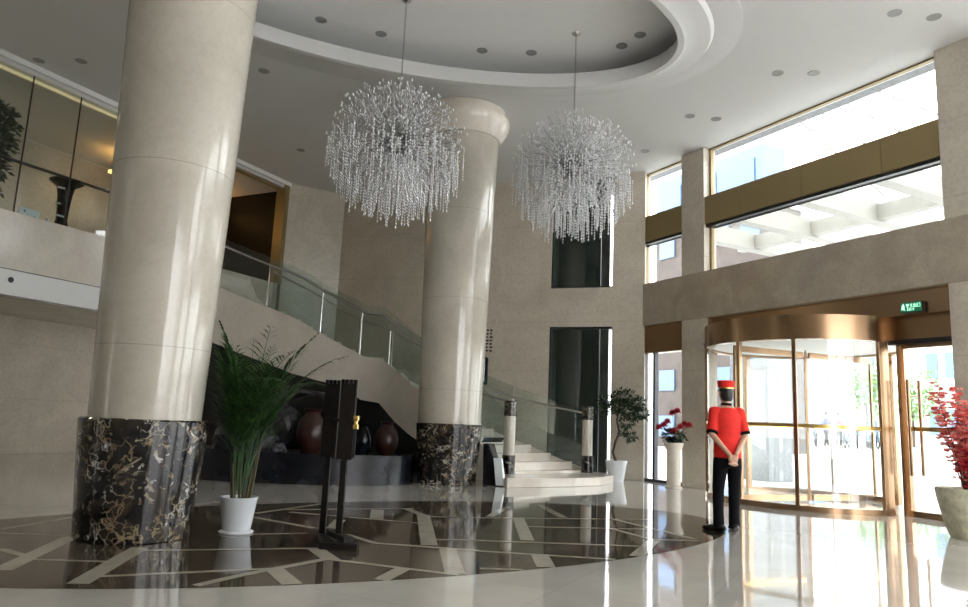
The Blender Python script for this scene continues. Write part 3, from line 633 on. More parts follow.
# small information kiosk at the foot of the stairs and a tower of signs behind the column
ks = thing('brochure_stand', 'small black stand with sloping top at the left foot of the stairs', 'stand', (.30, 13.75, 0))
m = MB(); vs = [(.12, 13.55, 0), (.50, 13.42, 0), (.56, 13.75, 0), (.18, 13.9, 0), (.10, 13.62, .75), (.20, 13.56, .75), (.32, 13.95, .75), (.14, 13.95, .75)]
m.hexa(vs); wpart(m, 'cabinet', 'black_gloss', ks, bevel=.01)
m = MB(); m.hexa([(.36, 13.42, .02), (.50, 13.37, .02), (.545, 13.46, .02), (.40, 13.52, .02), (.30, 13.47, .50), (.44, 13.42, .50), (.47, 13.50, .50), (.32, 13.55, .50)]); wpart(m, 'display_panel', 'white_board', ks)
m = MB(); m.hexa([(.08, 13.5, .78), (.44, 13.4, .80), (.5, 13.75, .86), (.12, 13.9, .84), (.08, 13.5, .80), (.44, 13.4, .82), (.5, 13.75, .88), (.12, 13.9, .86)]); wpart(m, 'top_shelf', 'black_gloss', ks)

# ------------------------------------------------------------------ downlights
dl0 = thing('ceiling_downlight', 'x', 'ceiling light')
m = MB(); m.lathe([(.062, -.004), (.095, -.008), (.098, 0), (.062, .0)], n=28); m.build('trim_ring', 'matte_metal', dl0, smooth=True)
m = MB(); m.lathe([(.0, -.002), (.062, -.002), (.062, 0), (0, 0)], n=28); m.build('lamp_reflector', 'dark_interior', dl0, smooth=True)
DL = [((6.33, 9.51), 0, 'rightmost downlight, in the plain ceiling near the top right corner'), ((5.73, 9.45), 0, 'second downlight from the top right corner, paired with the rightmost'),
 ((4.82, 11.34), 0, 'left one of the downlight pair above the middle of the tall window'), ((5.41, 11.28), 0, 'right one of the downlight pair above the middle of the tall window'),
 ((3.86, 13.18), 0, 'left one of the downlight pair above the left end of the tall window'), ((4.40, 13.26), 0, 'right one of the downlight pair above the left end of the tall window'),
 ((3.42, 15.07), 0, 'downlight nearest the corner of the back wall, right of the chandeliers'), ((-4.15, 12.08), 0, 'downlight just right of the near column, outside the oval ring'),
 ((-4.43, 15.93), 0, 'downlight over the stairs, left of the left chandelier'), ((-.34, 13.2), 0, 'downlight between the oval ring and the far column capital'),
 ((-1.45, 13.09), 0, 'downlight showing through the top of the left chandelier'), ((-8.20, 12.06), 0, 'leftmost downlight, close to the gallery edge'), ((-7.41, 12.01), 0, 'downlight left of the near column, second from the gallery edge'),
 ((-2.91, 10.98), 1, 'leftmost downlight inside the oval recess'), ((-1.96, 11.34), 1, 'second downlight from the left inside the oval recess, left of the chandelier rod'),
 ((-.23, 11.75), 1, 'left one of the two middle downlights inside the oval recess'), ((.64, 11.75), 1, 'right one of the two middle downlights inside the oval recess, left of the right rod'),
 ((2.17, 11.39), 1, 'left one of the downlight pair at the right end of the oval recess'), ((2.40, 11.01), 1, 'rightmost downlight inside the oval recess')]
for i, ((x, y), rc, lab) in enumerate(DL):
    o = dl0 if i == 0 else copy_tree(dl0)
    o.location = (x, y, 7.62 if rc else CEIL); o['label'] = lab; o['group'] = 'recessed downlights in the ceiling'

# ------------------------------------------------------------------ chandeliers
def chandelier(cx, cy, cz, ztop, Rr, lab, seed):
    rnd = random.Random(seed); t = thing('chandelier', lab, 'chandelier', (cx, cy, cz), group=None)
    m = MB(); m.lathe([(0, -.11), (.06, -.09), (.10, -.03), (.10, .03), (.06, .09), (.02, .11), (0, .11)], n=24); m.build('hub', 'steel', t, smooth=True)
    m = MB(); m.tube([(0, 0, .1), (0, 0, ztop-cz-.04)], .012, 8); m.build('suspension_rod', 'steel', t, smooth=True)
    m = MB(); m.lathe([(.0, -.05), (.03, -.05), (.07, -.02), (.08, 0), (0, 0)], (0, 0, ztop-cz), 20); m.build('ceiling_rose', 'steel', t, smooth=True)
    N = 640; sprays = []
    for i in range(N):
        zf = 1-2*(i+.5)/N; a = i*2.399963; r = math.sqrt(1-zf*zf); d = Vector((r*math.cos(a), r*math.sin(a), zf)) + Vector((rnd.gauss(0, .04), rnd.gauss(0, .04), rnd.gauss(0, .04))); d.normalize()
        if d.z < -.72: pass
        ln = Rr*rnd.uniform(.80, 1.0)*(1-.12*max(0, d.z))*(1-.10*max(0, -d.z))
        sprays.append((d, ln))
    view = Vector((-cx, -cy, 1.17-cz)).normalized()
    sprays.sort(key=lambda q: -(q[0].dot(view)))
    def one(m, d, ln):
        tip = d*ln; mid = d*ln*.55 + Vector((0, 0, .03))
        m.mi = 0; m.tube([d*.08, mid, tip], .0035, 3, cap=False)
        m.mi = 1
        for k in range(3):   # little side twigs with a bead each
            q = d*ln*rnd.uniform(.5, .92) + Vector((rnd.uniform(-.07, .07), rnd.uniform(-.07, .07), rnd.uniform(-.05, .07)))
            m.octa(q, .012, .022)
        m.octa(tip, .016, .028)
        if d.z < -.02:   # hanging bead string
            k = rnd.randint(4, 7)
            for j in range(k): m.octa(tip - Vector((0, 0, .04+j*.045)), .0125+.002*(j == k-1), .021)
            m.mi = 0; m.tube([tip, tip - Vector((0, 0, .04+k*.045))], .002, 3, cap=False); m.mi = 1
            m.octa(tip - Vector((0, 0, .045+k*.045)), .014, .030)
    for d, ln in sprays[:96]:
        m = MB(); one(m, d, ln); m.build('crystal_spray', ['steel', 'crystal'], t)
    m = MB()
    for d, ln in sprays[96:]: one(m, d, ln)
    m.build('crystal_spray_mass', ['steel', 'crystal'], t, kind='stuff')
chandelier(-1.42, 10.3, 5.25, 7.62, 1.09, 'dandelion shaped crystal chandelier on the left, in front of the far column', 3)
chandelier(1.34, 11.05, 5.27, 7.62, 1.04, 'dandelion shaped crystal chandelier on the right, in front of the upper window', 5)

lt = thing('wall_lettering', 'short rows of dark lettering on the back wall just right of the far column', 'sign', B(4.35, -.02, 3.0))
for k in range(7):
    m = MB(); z = 3.42-.085*k
    for q in range(5): m.fbox(B, 4.05+.105*q, 4.05+.105*q+.075-.01*((q+k) % 3), -.012, 0, z-.045+.006*((q*3+k) % 2), z)
    wpart(m, 'text_row', 'dark_interior', lt)
mo = thing('wall_monitor', 'small lit screen on the back wall showing beside the far column', 'screen', B(4.3, -.1, 2.4))
m = MB(); m.fbox(B, 3.95, 4.46, -.10, 0, 2.05, 2.72); wpart(m, 'monitor_body', 'black_gloss', mo, bevel=.02)
m = MB(); m.fbox(B, 4.00, 4.40, -.112, -.10, 2.12, 2.65); wpart(m, 'monitor_screen', 'screen_glow', mo)
# ------------------------------------------------------------------ plants
def palm():
    rnd = random.Random(11); t = thing('potted_palm', 'bushy green areca palm in a white pot between near column and wooden stand', 'potted plant', (-2.30, 7.2, 0))
    m = MB(); m.lathe([(0, .005), (.155, 0), (.165, .015), (.15, .025), (0, .025)], n=36); m.build('saucer', 'white_ceramic', t, smooth=True)
    m = MB(); m.lathe([(0, .03), (.125, .03), (.135, .05), (.172, .315), (.18, .325), (.18, .34), (.16, .34), (.155, .30), (0, .30)], n=40); pot = m.build('pot', 'white_ceramic', t, smooth=True)
    m = MB(); m.lathe([(0, .315), (.155, .305), (0, .306)], n=30); m.build('soil', 'soil', t)
    for k in range(12):
        a = rnd.uniform(0, 2*PI); r = rnd.uniform(.02, .10); b = Vector((r*math.cos(a), r*math.sin(a), .30)); h = rnd.uniform(.3, .6)
        m = MB(); m.tube([b, b+Vector((r*math.cos(a)*.6, r*math.sin(a)*.6, h))], [.014, .009], 7); m.build('stem', 'palm_stem', t, smooth=True)
    for k in range(34):
        a = k*2.4+rnd.uniform(-.3, .3); lean = rnd.uniform(.10, .72) if k < 26 else rnd.uniform(.7, 1.1); ln = rnd.uniform(1.0, 1.68)*(1 if k < 26 else .75)
        if math.cos(a) < -.1: lean = min(lean, .34+.25*rnd.random()*(math.sin(a) > .2)); ln = min(ln, 1.4)
        if math.cos(a) < -.1 and math.sin(a) < .3: lean = min(lean, .26)
        b = Vector((.06*math.cos(a), .06*math.sin(a), .36+rnd.uniform(0, .25)+(.25 if k >= 26 else 0))); hd = Vector((math.cos(a), math.sin(a), 0)); pts = []
        for i in range(15):
            u = i/14; th = lean*.35+lean*1.35*u*u
            p = b if i == 0 else pts[-1] + (hd*math.sin(th)+Vector((0, 0, math.cos(th))))*ln/14
            pts.append(p)
        m = MB(); m.tube(pts, [.007-.005*i/14 for i in range(15)], 5)
        for i in range(4, 15):
            for q in range(2 if i % 2 else 1):
                u = (i+q/2)/14
                if u > 1: break
                i0 = min(int(u*14), 13); p = pts[i0].lerp(pts[i0+1], u*14-i0); dd = (pts[i0+1]-pts[i0]).normalized(); sd = dd.cross(Vector((0, 0, 1))); sd = sd.normalized() if sd.length > .01 else Vector((1, 0, 0))
                l = .36*math.sin(PI*min(1, .18+u*.80))+.04
                for s_ in (-1, 1):
                    d = (dd*.8+sd*s_*.75+Vector((0, 0, .12-.25*u))).normalized(); p2 = p+d*l*.55; d2 = (d+Vector((0, 0, -.35))).normalized(); w_ = .011
                    sv = d.cross(Vector((0, 0, 1))).normalized()*w_
                    m.add([p, p2+sv, p2-sv, p2+d2*l*.5], [(0, 1, 2), (1, 3, 2)])
        m.build('frond', 'palm_leaf', t)
palm()
def foliage(m, c, r, n, l, w, rnd, sq=1.0):
    for _ in range(n):
        d = Vector((rnd.gauss(0, 1), rnd.gauss(0, 1), rnd.gauss(0, 1))).normalized(); p = Vector(c) + Vector((d.x, d.y, d.z*sq))*r*rnd.uniform(.3, 1)
        dd = (d+Vector((rnd.uniform(-.6, .6), rnd.uniform(-.6, .6), rnd.uniform(-.8, .2)))).normalized(); m.leaf(p, dd, (rnd.uniform(-1, 1), rnd.uniform(-1, 1), 1), l*rnd.uniform(.7, 1.2), w)
def small_tree():
    rnd = random.Random(4); t = thing('potted_tree', 'small leafy tree with a twisting trunk in a white pot by the corner pier', 'potted plant', (3.02, 15.85, 0), group=None)
    m = MB(); m.lathe([(0, 0), (.15, 0), (.16, .02), (.225, .40), (.235, .42), (.235, .45), (.21, .45), (.20, .40), (0, .40)], n=36); m.build('pot', 'white_ceramic', t, smooth=True)
    m = MB(); m.lathe([(0, .42), (.2, .41), (0, .405)], n=24); m.build('soil', 'soil', t)
    tr = [(0, 0, .40), (-.07, .02, .62), (-.02, 0, .85), (.06, 0, 1.05), (0, .02, 1.3), (.05, 0, 1.55), (.02, 0, 1.75)]
    m = MB(); m.tube(tr, [.035, .03, .028, .025, .022, .018, .012], 9)
    br = [((.0, 0, 1.5), (-.22, 0, 1.75)), ((.05, 0, 1.5), (.35, 0, 1.72)), ((.05, 0, 1.55), (.1, .1, 1.9)), ((.0, 0, .95), (.30, 0, .98)), ((.03, 0, 1.3), (.42, 0, 1.5)), ((0, 0, 1.4), (-.1, -.2, 1.7))]
    for a, b in br: m.tube([a, tuple((x+y)/2+(.03 if i == 2 else 0) for i, (x, y) in enumerate(zip(a, b))), b], [.014, .010, .006], 6)
    m.build('trunk', 'bark', t, smooth=True)
    m = MB()
    for c, r, n in (((-.22, 0, 1.72), .22, 230), ((.15, 0, 1.82), .27, 330), ((.42, 0, 1.68), .22, 220), ((.55, 0, 1.48), .17, 130), ((0, -.1, 1.6), .2, 160), ((.30, 0, .97), .15, 110), ((.12, 0, 1.08), .10, 50), ((-.3, 0, 1.5), .13, 70), ((.38, 0, 1.4), .14, 80), ((.25, .05, 1.55), .28, 260), ((.2, 0, 1.25), .16, 90)): foliage(m, c, r, n, .085, .02, rnd, .7)
    m.build('foliage', 'tree_leaf', t)
small_tree()
def pedestal_flowers():
    rnd = random.Random(9); t = thing('pedestal', 'white round stone pedestal in front of the corner glazing', 'pedestal', (3.98, 14.8, 0))
    m = MB(); m.lathe([(.17, 0), (.17, .03), (.14, .05), (.135, .74), (.16, .78), (.19, .84), (.20, .88), (.20, .90)], n=32); m.build('pedestal_body', 'pale_stone', t, smooth=True, angle=.7)
    f = thing('flower_arrangement', 'red flower arrangement with dark leaves on the white pedestal', 'flowers', (3.98, 14.8, .901))
    m = MB(); m.lathe([(0, 0), (.12, 0), (.16, .06), (.14, .08), (0, .08)], n=24); m.build('bowl', 'black_gloss', f, smooth=True)
    m = MB(); foliage(m, (0, 0, .14), .24, 240, .12, .02, rnd, .45); m.build('foliage', 'tree_leaf', f)
    heads = [(-.30, 0, .28), (-.22, -.08, .33), (.22, 0, .36), (.30, -.05, .34), (-.02, 0, .58), (.06, -.05, .62), (-.12, .03, .40), (.1, -.12, .30), (-.05, -.18, .22)]
    for h in heads:
        m = MB(); m.tube([(0, 0, .06), (h[0]*.5, h[1]*.5, h[2]*.65), h], .004, 5); m.build('flower_stem', 'dark_twig', f)
        m = MB()
        for k in range(34):
            a = k*2.4; e = .1+1.9*k/34; m.leaf(h, (math.cos(a)*math.sin(e), math.sin(a)*math.sin(e), math.cos(e)), (0, 0, 1) if e > .5 else (1, 0, 0), .105, .042)
        m.build('flower_head', 'crimson_petal', f)
pedestal_flowers()
def blossom_vase():
    rnd = random.Random(2); vx, vy = 6.11, 9.12
    t = thing('stone_vase', 'large pale green stone vase at the right edge beside the entrance', 'vase', (vx, vy, 0))
    m = MB(); m.lathe([(0, 0), (.20, 0), (.215, .02), (.25, .12), (.30, .32), (.335, .48), (.345, .55), (.35, .58), (.335, .60), (.31, .60), (.29, .50), (0, .48)], n=48); m.build('vase_body', 'pot_stone', t, smooth=True, angle=.8)
    m = MB()   # raised writing marks: strokes of carved characters on the body
    for ox in (-.14, -.04, .06):
        for (a, b, c, d) in ((0, .07, .06, .068), (0, .07, .03, .038), (.03, .038, 0, .085), (.005, .065, 0, .008), (.0, .008, .02, .06)):
            for q in range(1):
                th0 = -PI/2-.5+(ox+a)/.32; th1 = -PI/2-.5+(ox+b)/.32; z0 = .36+c; z1 = .36+d; ra = .312; rb = .322
                m.hexa([(ra*math.cos(th0), ra*math.sin(th0), z0), (ra*math.cos(th1), ra*math.sin(th1), z0), (rb*math.cos(th1), rb*math.sin(th1), z0), (rb*math.cos(th0), rb*math.sin(th0), z0),
                        (ra*math.cos(th0), ra*math.sin(th0), z1), (ra*math.cos(th1), ra*math.sin(th1), z1), (rb*math.cos(th1)*1.03, rb*math.sin(th1)*1.03, z1), (rb*math.cos(th0)*1.03, rb*math.sin(th0)*1.03, z1)])
    m.build('carved_marks', 'pale_stone', t)
    f = thing('blossom_branches', 'tall branches of pink red blossom standing in the stone vase', 'flowers', (vx, vy, .49))
    for k in range(17):
        a = k*2.4; sp = rnd.uniform(.03, .34); h = rnd.uniform(.55, 1.48)*(1-.4*sp); pts = [(0, 0, 0)]
        for i in range(1, 9):
            u = i/8; pts.append((math.cos(a)*sp*u+rnd.uniform(-.02, .02), math.sin(a)*sp*u+rnd.uniform(-.02, .02), h*u))
        m = MB(); m.tube(pts, [.009-.006*i/8 for i in range(9)], 5); m.build('twig', 'dark_twig', f)
        m = MB()
        for i in range(3, 9):
            for q in range(8):
                c = Vector(pts[i]) + Vector((rnd.gauss(0, .045), rnd.gauss(0, .045), rnd.gauss(0, .05)))
                a0 = rnd.uniform(0, 6); tl = Vector((rnd.gauss(0, .5), rnd.gauss(0, .5), 1)).normalized()
                for j in range(5):
                    an = a0+j*1.2566; d = Vector((math.cos(an), math.sin(an), .35)); d = (d+tl*.2).normalized(); m.leaf(c, d, tl, .052, .024)
        m.build('blossom', 'red_petal' if k % 5 else 'crimson_petal', f)
blossom_vase()
# gallery: dark tree, trumpet vase, white board
gp = thing('potted_tree', 'dark bushy tree behind the glass at the far left of the gallery', 'potted plant', L(-6.92, .86, 4.40))
m = MB(); m.lathe([(0, 0), (.18, 0), (.24, .35), (.22, .35), (0, .3)], n=28); m.build('pot', 'dark_steel', gp, smooth=True)
m = MB(); m.tube([(0, 0, .3), (.03, 0, 1.0), (0, 0, 1.7)], [.04, .03, .015], 8); m.build('trunk', 'bark', gp)
rnd = random.Random(6); m = MB()
for c, r, n in (((0, 0, 1.75), .42, 420), ((.05, -.2, 1.35), .42, 420), ((-.1, -.1, .95), .45, 420), ((.1, -.35, .62), .42, 320), ((0, 0, 2.0), .28, 200), ((.15, -.3, 1.0), .35, 220)): foliage(m, c, r, n, .15, .035, rnd, .8)
m.build('foliage', 'tree_leaf', gp)
tv = thing('trumpet_vase', 'tall black trumpet shaped vase with a flared rim on the gallery', 'vase', L(-5.72, .42, 4.40))
m = MB(); m.lathe([(0, 0), (.17, 0), (.15, .04), (.10, .25), (.11, .5), (.13, .75), (.16, .9), (.30, 1.0), (.30, 1.03), (.14, .96), (0, .9)], n=32); m.build('vase_body', 'black_gloss', tv, smooth=True, angle=.9)
for k, (zz, an) in enumerate(((.30, -1.2), (.55, -1.9), (.85, -1.5))):
    m = MB(); m.box(-.07, .07, -.01, 0, -.018, .018); o = m.build('decoration', 'white_board', tv); r = .118 if k < 2 else .15; o.location = (math.cos(an)*r, math.sin(an)*r, zz); o.rotation_euler = (0, .2, an+PI/2)
bd = thing('white_sign_board', 'small white sign board standing behind the gallery glass beside the dark tree', 'sign', L(-6.42, .30, 4.40))
m = MB(); m.hexa([L(-6.60, .28, 4.41), L(-6.22, .28, 4.41), L(-6.22, .30, 4.41), L(-6.60, .30, 4.41), L(-6.60, .28, 4.66), L(-6.22, .28, 4.66), L(-6.22, .30, 4.66), L(-6.60, .30, 4.66)]); wpart(m, 'panel', 'white_board', bd)
m = MB(); m.fbox(L, -6.52, -6.49, .275, .28, 4.58, 4.61); m.fbox(L, -6.34, -6.30, .275, .28, 4.50, 4.53); wpart(m, 'printed_mark', 'jacket_blue', bd)
m = MB(); m.lathe([(0, 0), (.05, 0), (.06, .06), (.03, .14), (.0, .22)], n=16); o = m.build('folded_napkin', 'white_board', smooth=True); o.location = L(-6.05, .32, 4.40); tag(o, 'small white pointed ornament between the sign board and the black vase', 'ornament')

# ------------------------------------------------------------------ wooden stand
ws = thing('wooden_stand', 'tall dark wooden stand with two slotted panels and gold clasps on the floor inlay', 'stand', (-1.27, 6.93, 0), .0)
for i, x in enumerate((-.165, .035)):
    y = .16 if i == 0 else -.16
    y = 0.12 if i == 0 else -0.12
    m = MB(); m.box(x-.028, x+.028, y-.03, y+.03, .05, .82); m.build('leg', 'dark_wood', ws, bevel=.004)
    p = None; m = MB(); m.box(x-.072, x+.072, y-.035, y+.035, .76, 1.46); 
    p = m.build('panel', 'dark_wood', ws, bevel=.004)
    m = MB()
    for k in range(4): m.box(x-.072+k*.039, x-.072+k*.039+.026, y-.035, y+.035, 1.45, 1.50)
    m.build('crenel', 'dark_wood', p)
m = MB(); m.box(-.11, -.03, -.115, .115, 1.10, 1.13); m.build('strap', 'dark_wood', ws)
m = MB(); m.box(.100, .150, -.17, -.10, 1.04, 1.085); m.box(.100, .150, -.17, -.10, 1.12, 1.165); m.box(.11, .14, -.16, -.11, 1.08, 1.13); m.build('clasp', 'bright_brass', ws, bevel=.005)
m = MB(); m.box(.107, .129, -.14, -.118, .78, 1.06); m.build('rod', 'dark_steel', ws)
m = MB(); m.box(-.075, -.065, .08, .12, 1.11, 1.14); m.build('clasp', 'bright_brass', ws)
m = MB(); m.hexa([(-.27, .32, .0), (-.20, .36, .0), (.02, -.28, 0), (-.06, -.32, 0), (-.27, .32, .06), (-.20, .36, .06), (.02, -.28, .06), (-.06, -.32, .06)]); m.build('foot', 'dark_wood', ws, bevel=.006)
m = MB(); m.box(-.08, .26, -.42, -.30, 0, .055); m.build('foot', 'dark_wood', ws, bevel=.006)
m = MB(); m.hexa([(-.10, .02, .055), (-.05, .08, .055), (.20, -.30, .055), (.13, -.36, .055), (-.10, .02, .10), (-.05, .08, .10), (.20, -.30, .10), (.13, -.36, .10)]); m.build('cross_beam', 'dark_wood', ws)

# ------------------------------------------------------------------ doorman
def remesh(o, vox, sm=4):
    r = o.modifiers.new('fuse', 'REMESH'); r.mode = 'VOXEL'; r.voxel_size = vox; r.use_smooth_shade = True
    s_ = o.modifiers.new('smooth', 'SMOOTH'); s_.factor = .6; s_.iterations = sm
def limb(m, pts, rs, n=14):
    m.tube(pts, rs, n)
    for p, r in zip(pts, rs): m.lathe([(0, -r)] + [(r*math.cos(q), r*math.sin(q)) for q in (-1.1, -.6, 0, .6, 1.1)] + [(0, r)], p, 10)
man = thing('person', 'doorman seen from behind in a red jacket, red cap and black trousers, hands clasped behind', 'person', (3.02, 8.82, 0), .06)
SH = [(-.155, 0, 1.41), (.155, 0, 1.41)]; EL = [(-.205, -.05, 1.13), (.205, -.05, 1.13)]; WR = [(-.045, -.185, .90), (.035, -.195, .91)]
AN = [(-.115, .0, .09), (.085, .02, .09)]; KN = [(-.105, .02, .49), (.095, .03, .49)]; HP = [(-.085, 0, .90), (.085, 0, .90)]
m = MB()
m.loft([((0, -.005, .84), .155, .11), ((0, -.01, .95), .158, .115), ((0, 0, 1.06), .140, .10), ((0, 0, 1.2), .155, .11), ((0, 0, 1.33), .155, .11), ((0, 0, 1.41), .14, .09), ((0, 0, 1.47), .09, .075), ((0, .01, 1.49), .055, .055)])
m.loft([((0, .0, 1.46), .055, .058), ((0, .01, 1.52), .052, .055), ((0, .015, 1.57), .052, .06)])
m.loft([((0, .045, 1.515), .03, .03), ((0, .04, 1.54), .052, .062), ((0, .03, 1.58), .068, .085), ((0, .022, 1.64), .076, .096), ((0, .018, 1.69), .075, .096), ((0, .015, 1.73), .06, .078), ((0, .015, 1.755), .03, .04)])
m.loft([((0, .112, 1.605), .016, .02), ((0, .125, 1.62), .014, .022), ((0, .115, 1.65), .008, .014)])          # nose
for s_ in (-1, 1): m.loft([((s_*.076, .015, 1.60), .008, .014), ((s_*.083, .012, 1.63), .011, .022), ((s_*.080, .012, 1.655), .009, .016)])  # ears
for i in (0, 1):
    limb(m, [SH[i], EL[i], WR[i]], [.052, .040, .026])
    limb(m, [HP[i], KN[i], AN[i]], [.085, .055, .04])
    s_ = -1 if i == 0 else 1
    w0 = Vector(WR[i]); hd = Vector((-s_*.35, -.10, -.9)).normalized()
    palm_c = w0+hd*.05; sd = Vector((-s_*.9, 0, .35)).normalized()
    m.loft([(w0, .026, .018, sd, (0, 1, 0)), (w0+hd*.045, .038, .017, sd, (0, 1, 0)), (w0+hd*.085, .040, .016, sd, (0, 1, 0))], 12)
    for k, ln in enumerate((.072, .080, .075, .058)):       # fingers curl across the other hand
        b = w0+hd*.085+sd*(.030-.020*k); c1 = b+hd*ln*.45+Vector((0, -.006, 0)); c2 = c1+(hd*.5+Vector((-s_*.5, .25, 0))).normalized()*ln*.35; c3 = c2+Vector((-s_*.55, .75, .1)).normalized()*ln*.25
        m.tube([b-hd*.015, b, c1, c2, c3], [.0095, .0095, .0088, .008, .0065], 8)
    b = w0+hd*.03+sd*.030; m.tube([b-sd*.012, b+sd*.014+hd*.02, b+sd*.026+hd*.045, b+sd*.026+hd*.062], [.011, .0105, .0095, .0075], 8)   # thumb
body = m.build('body', 'skin', man); remesh(body, .0055, 2)
# face details
for s_ in (-1, 1):
    m = MB(); m.lathe([(0, -.010), (.010, 0), (0, .010)], (s_*.030, .112, 1.645), 10); m.build('eye', 'hair', man, smooth=True)
m = MB(); m.box(-.022, .022, .108, .116, 1.568, 1.576); m.build('mouth', 'crimson_petal', man)
m = MB()
m.loft([((0, -.035, 1.535), .045, .03), ((0, -.012, 1.56), .066, .064), ((0, -.002, 1.60), .078, .082), ((0, .004, 1.64), .082, .088), ((0, .01, 1.69), .082, .094), ((0, .012, 1.73), .066, .082)])
h = m.build('hair', 'hair', man); remesh(h, .008, 3)
m = MB(); m.lathe([(0, .0), (.088, 0), (.093, .005), (.098, .05), (.102, .085), (.098, .095), (.06, .10), (0, .10)], (0, .012, 1.69), 32); cap = m.build('cap', 'red_cloth', man, smooth=True)
m = MB(); m.lathe([(.090, .0), (.098, 0), (.100, .014), (.092, .014)], (0, .012, 1.688), 32); m.build('cap_band', 'bright_brass', cap)
m = MB()   # jacket
m.loft([((0, -.01, .855), .168, .13), ((0, -.01, .90), .167, .13), ((0, -.005, 1.0), .162, .125), ((0, 0, 1.1), .160, .12), ((0, 0, 1.22), .170, .125), ((0, 0, 1.33), .178, .122), ((0, 0, 1.40), .160, .105), ((0, .0, 1.445), .11, .085), ((0, .008, 1.485), .07, .068)], 28)
for i in (0, 1):
    s_ = -1 if i == 0 else 1; a = Vector(SH[i]); e = Vector(EL[i]); c = a.lerp(e, .92)
    m.tube([a+Vector((-s_*.05, 0, .0)), a+Vector((s_*.008, 0, -.01)), a.lerp(e, .5)+Vector((s_*.004, 0, 0)), c], [.062, .068, .062, .064], 18)
    m.lathe([(0, -.07)] + [(.072*math.cos(q), .07*math.sin(q)) for q in (-1, -.5, 0, .5, 1)] + [(0, .07)], (a.x, a.y, a.z-.01), 12)
jk = m.build('jacket', 'red_cloth', man); remesh(jk, .010, 5)
for i in (0, 1):
    a = Vector(SH[i]); e = Vector(EL[i]); m = MB(); m.tube([a.lerp(e, .84), a.lerp(e, .95)], [.066, .067], 20); m.build('cuff', 'black_cloth', man, smooth=True)
m = MB(); m.lathe([(.050, .0), (.070, 0), (.062, .045), (.048, .045)], (0, .010, 1.468), 24); m.build('collar', 'black_cloth', man, smooth=True)
m = MB()
m.loft([((0, -.005, .74), .150, .115), ((0, -.01, .82), .162, .122), ((0, -.005, .90), .158, .118), ((0, 0, .98), .15, .11)], 24)
for i in (0, 1):
    s_ = -1 if i == 0 else 1
    m.tube([(s_*.078, -.01, .86), (s_*.086, -.005, .75), (KN[i][0]+s_*.0, KN[i][1], .50), (AN[i][0], AN[i][1], .25), (AN[i][0], AN[i][1]-.01, .035)], [.09, .089, .070, .062, .066], 18)
tr = m.build('trousers', 'black_cloth', man); remesh(tr, .010, 4)
for i, an in ((0, .75), (1, -.15)):
    m = MB(); ax = Vector((math.cos(an), math.sin(an), 0)); fd = Vector((-math.sin(an), math.cos(an), 0)); c = Vector((AN[i][0], AN[i][1]-.02, 0))
    m.loft([(c-fd*.07+Vector((0, 0, .035)), .028, .030, ax, (0, 0, 1)), (c-fd*.04+Vector((0, 0, .05)), .040, .05, ax, (0, 0, 1)), (c+fd*.04+Vector((0, 0, .045)), .043, .045, ax, (0, 0, 1)), (c+fd*.13+Vector((0, 0, .033)), .048, .032, ax, (0, 0, 1)), (c+fd*.19+Vector((0, 0, .026)), .036, .024, ax, (0, 0, 1)), (c+fd*.21+Vector((0, 0, .022)), .015, .014, ax, (0, 0, 1))], 16)
    m.build('shoe', 'black_leather', man, smooth=True)

# ------------------------------------------------------------------ outdoors
# paving, nearly flat by the entrance and rising gently towards the street
m = MB(); q = [R(-45, .5), R(1.6, .5), R(20, 6), R(-45, 6)]; far = [R(90, 30), R(60, 110), R(-60, 110), R(-60, 30)]
m.add([(p.x, p.y, -.02) for p in q] + [(p.x, p.y, .62) for p in (R(40, 24), R(-60, 24))] + [(p.x, p.y, .8) for p in (R(90, 120), R(-80, 120))],
      [(0, 1, 2, 3), (3, 2, 4, 5), (5, 4, 6, 7)]); struct('ground_plaza', m, 'plaza_paving')
def at_px(k, y): return Vector((k*y, y, 0))
t = thing('canopy_pillar', 'grey granite pillar standing outside just beyond the left part of the revolving door', 'pillar', R(1.75, 4.4, 0))
m = MB(); m.fbox(R, 1.15, 2.35, 4.0, 4.9, -.02, 4.3); wpart(m, 'pillar_shaft', 'granite', t, bevel=.02)
cn = thing('entrance_canopy', 'pale steel canopy with long beams outside the tall window over the entrance', 'canopy', R(-4, 4, 6.2))
for k in range(9):
    s_ = -12.2+1.75*k; m = MB(); m.fbox(R, s_, s_+.30, 1.2, 10.5, 6.10, 6.55); wpart(m, 'beam', 'canopy_steel', cn)
for nn in (4.4, 10.3): m = MB(); m.fbox(R, -12.5, 2.4, nn, nn+.25, 6.15, 6.5); wpart(m, 'cross_beam', 'canopy_steel', cn)
m = MB(); m.fbox(R, -12.5, 2.4, 1.2, 10.5, 6.56, 6.60); wpart(m, 'canopy_glass', 'clear_glass', cn)
for k in range(4): m = MB(); m.tube([R(-.5-.2*k, .6, 9.8), R(-.6-1.5*k, 8.5-.9*k, 6.6)], .03, 6); wpart(m, 'tie_rod', 'canopy_steel', cn)
m = MB(); m.fbox(R, -21, 2.5, .4, .95, 7.40, 7.6); struct('trim_12', m, 'granite')
def building(name, lab, s0, s1, n0, n1, h, mat, nx, nz, z0=0):
    t = thing(name, lab, 'building', R((s0+s1)/2, (n0+n1)/2, 0)); m = MB(); m.fbox(R, s0, s1, n0, n1, 0, h); wpart(m, 'wall', mat, t)
    for i in range(nx):
        for j in range(nz):
            a = s0+(s1-s0)*(i+.2)/nx; b_ = s0+(s1-s0)*(i+.8)/nx; za = h*(j+.35)/nz; zb = h*(j+.8)/nz
            m = MB(); m.fbox(R, a, b_, n0-.08, n0+.02, za, zb); wpart(m, 'window', 'facade_blue_glass', t)
    return t
building('office_tower', 'blue glass tower seen through the left end of the tall window', 12.2, 20, 17.2, 18.8, 15.6, 'facade_blue_glass', 3, 5)
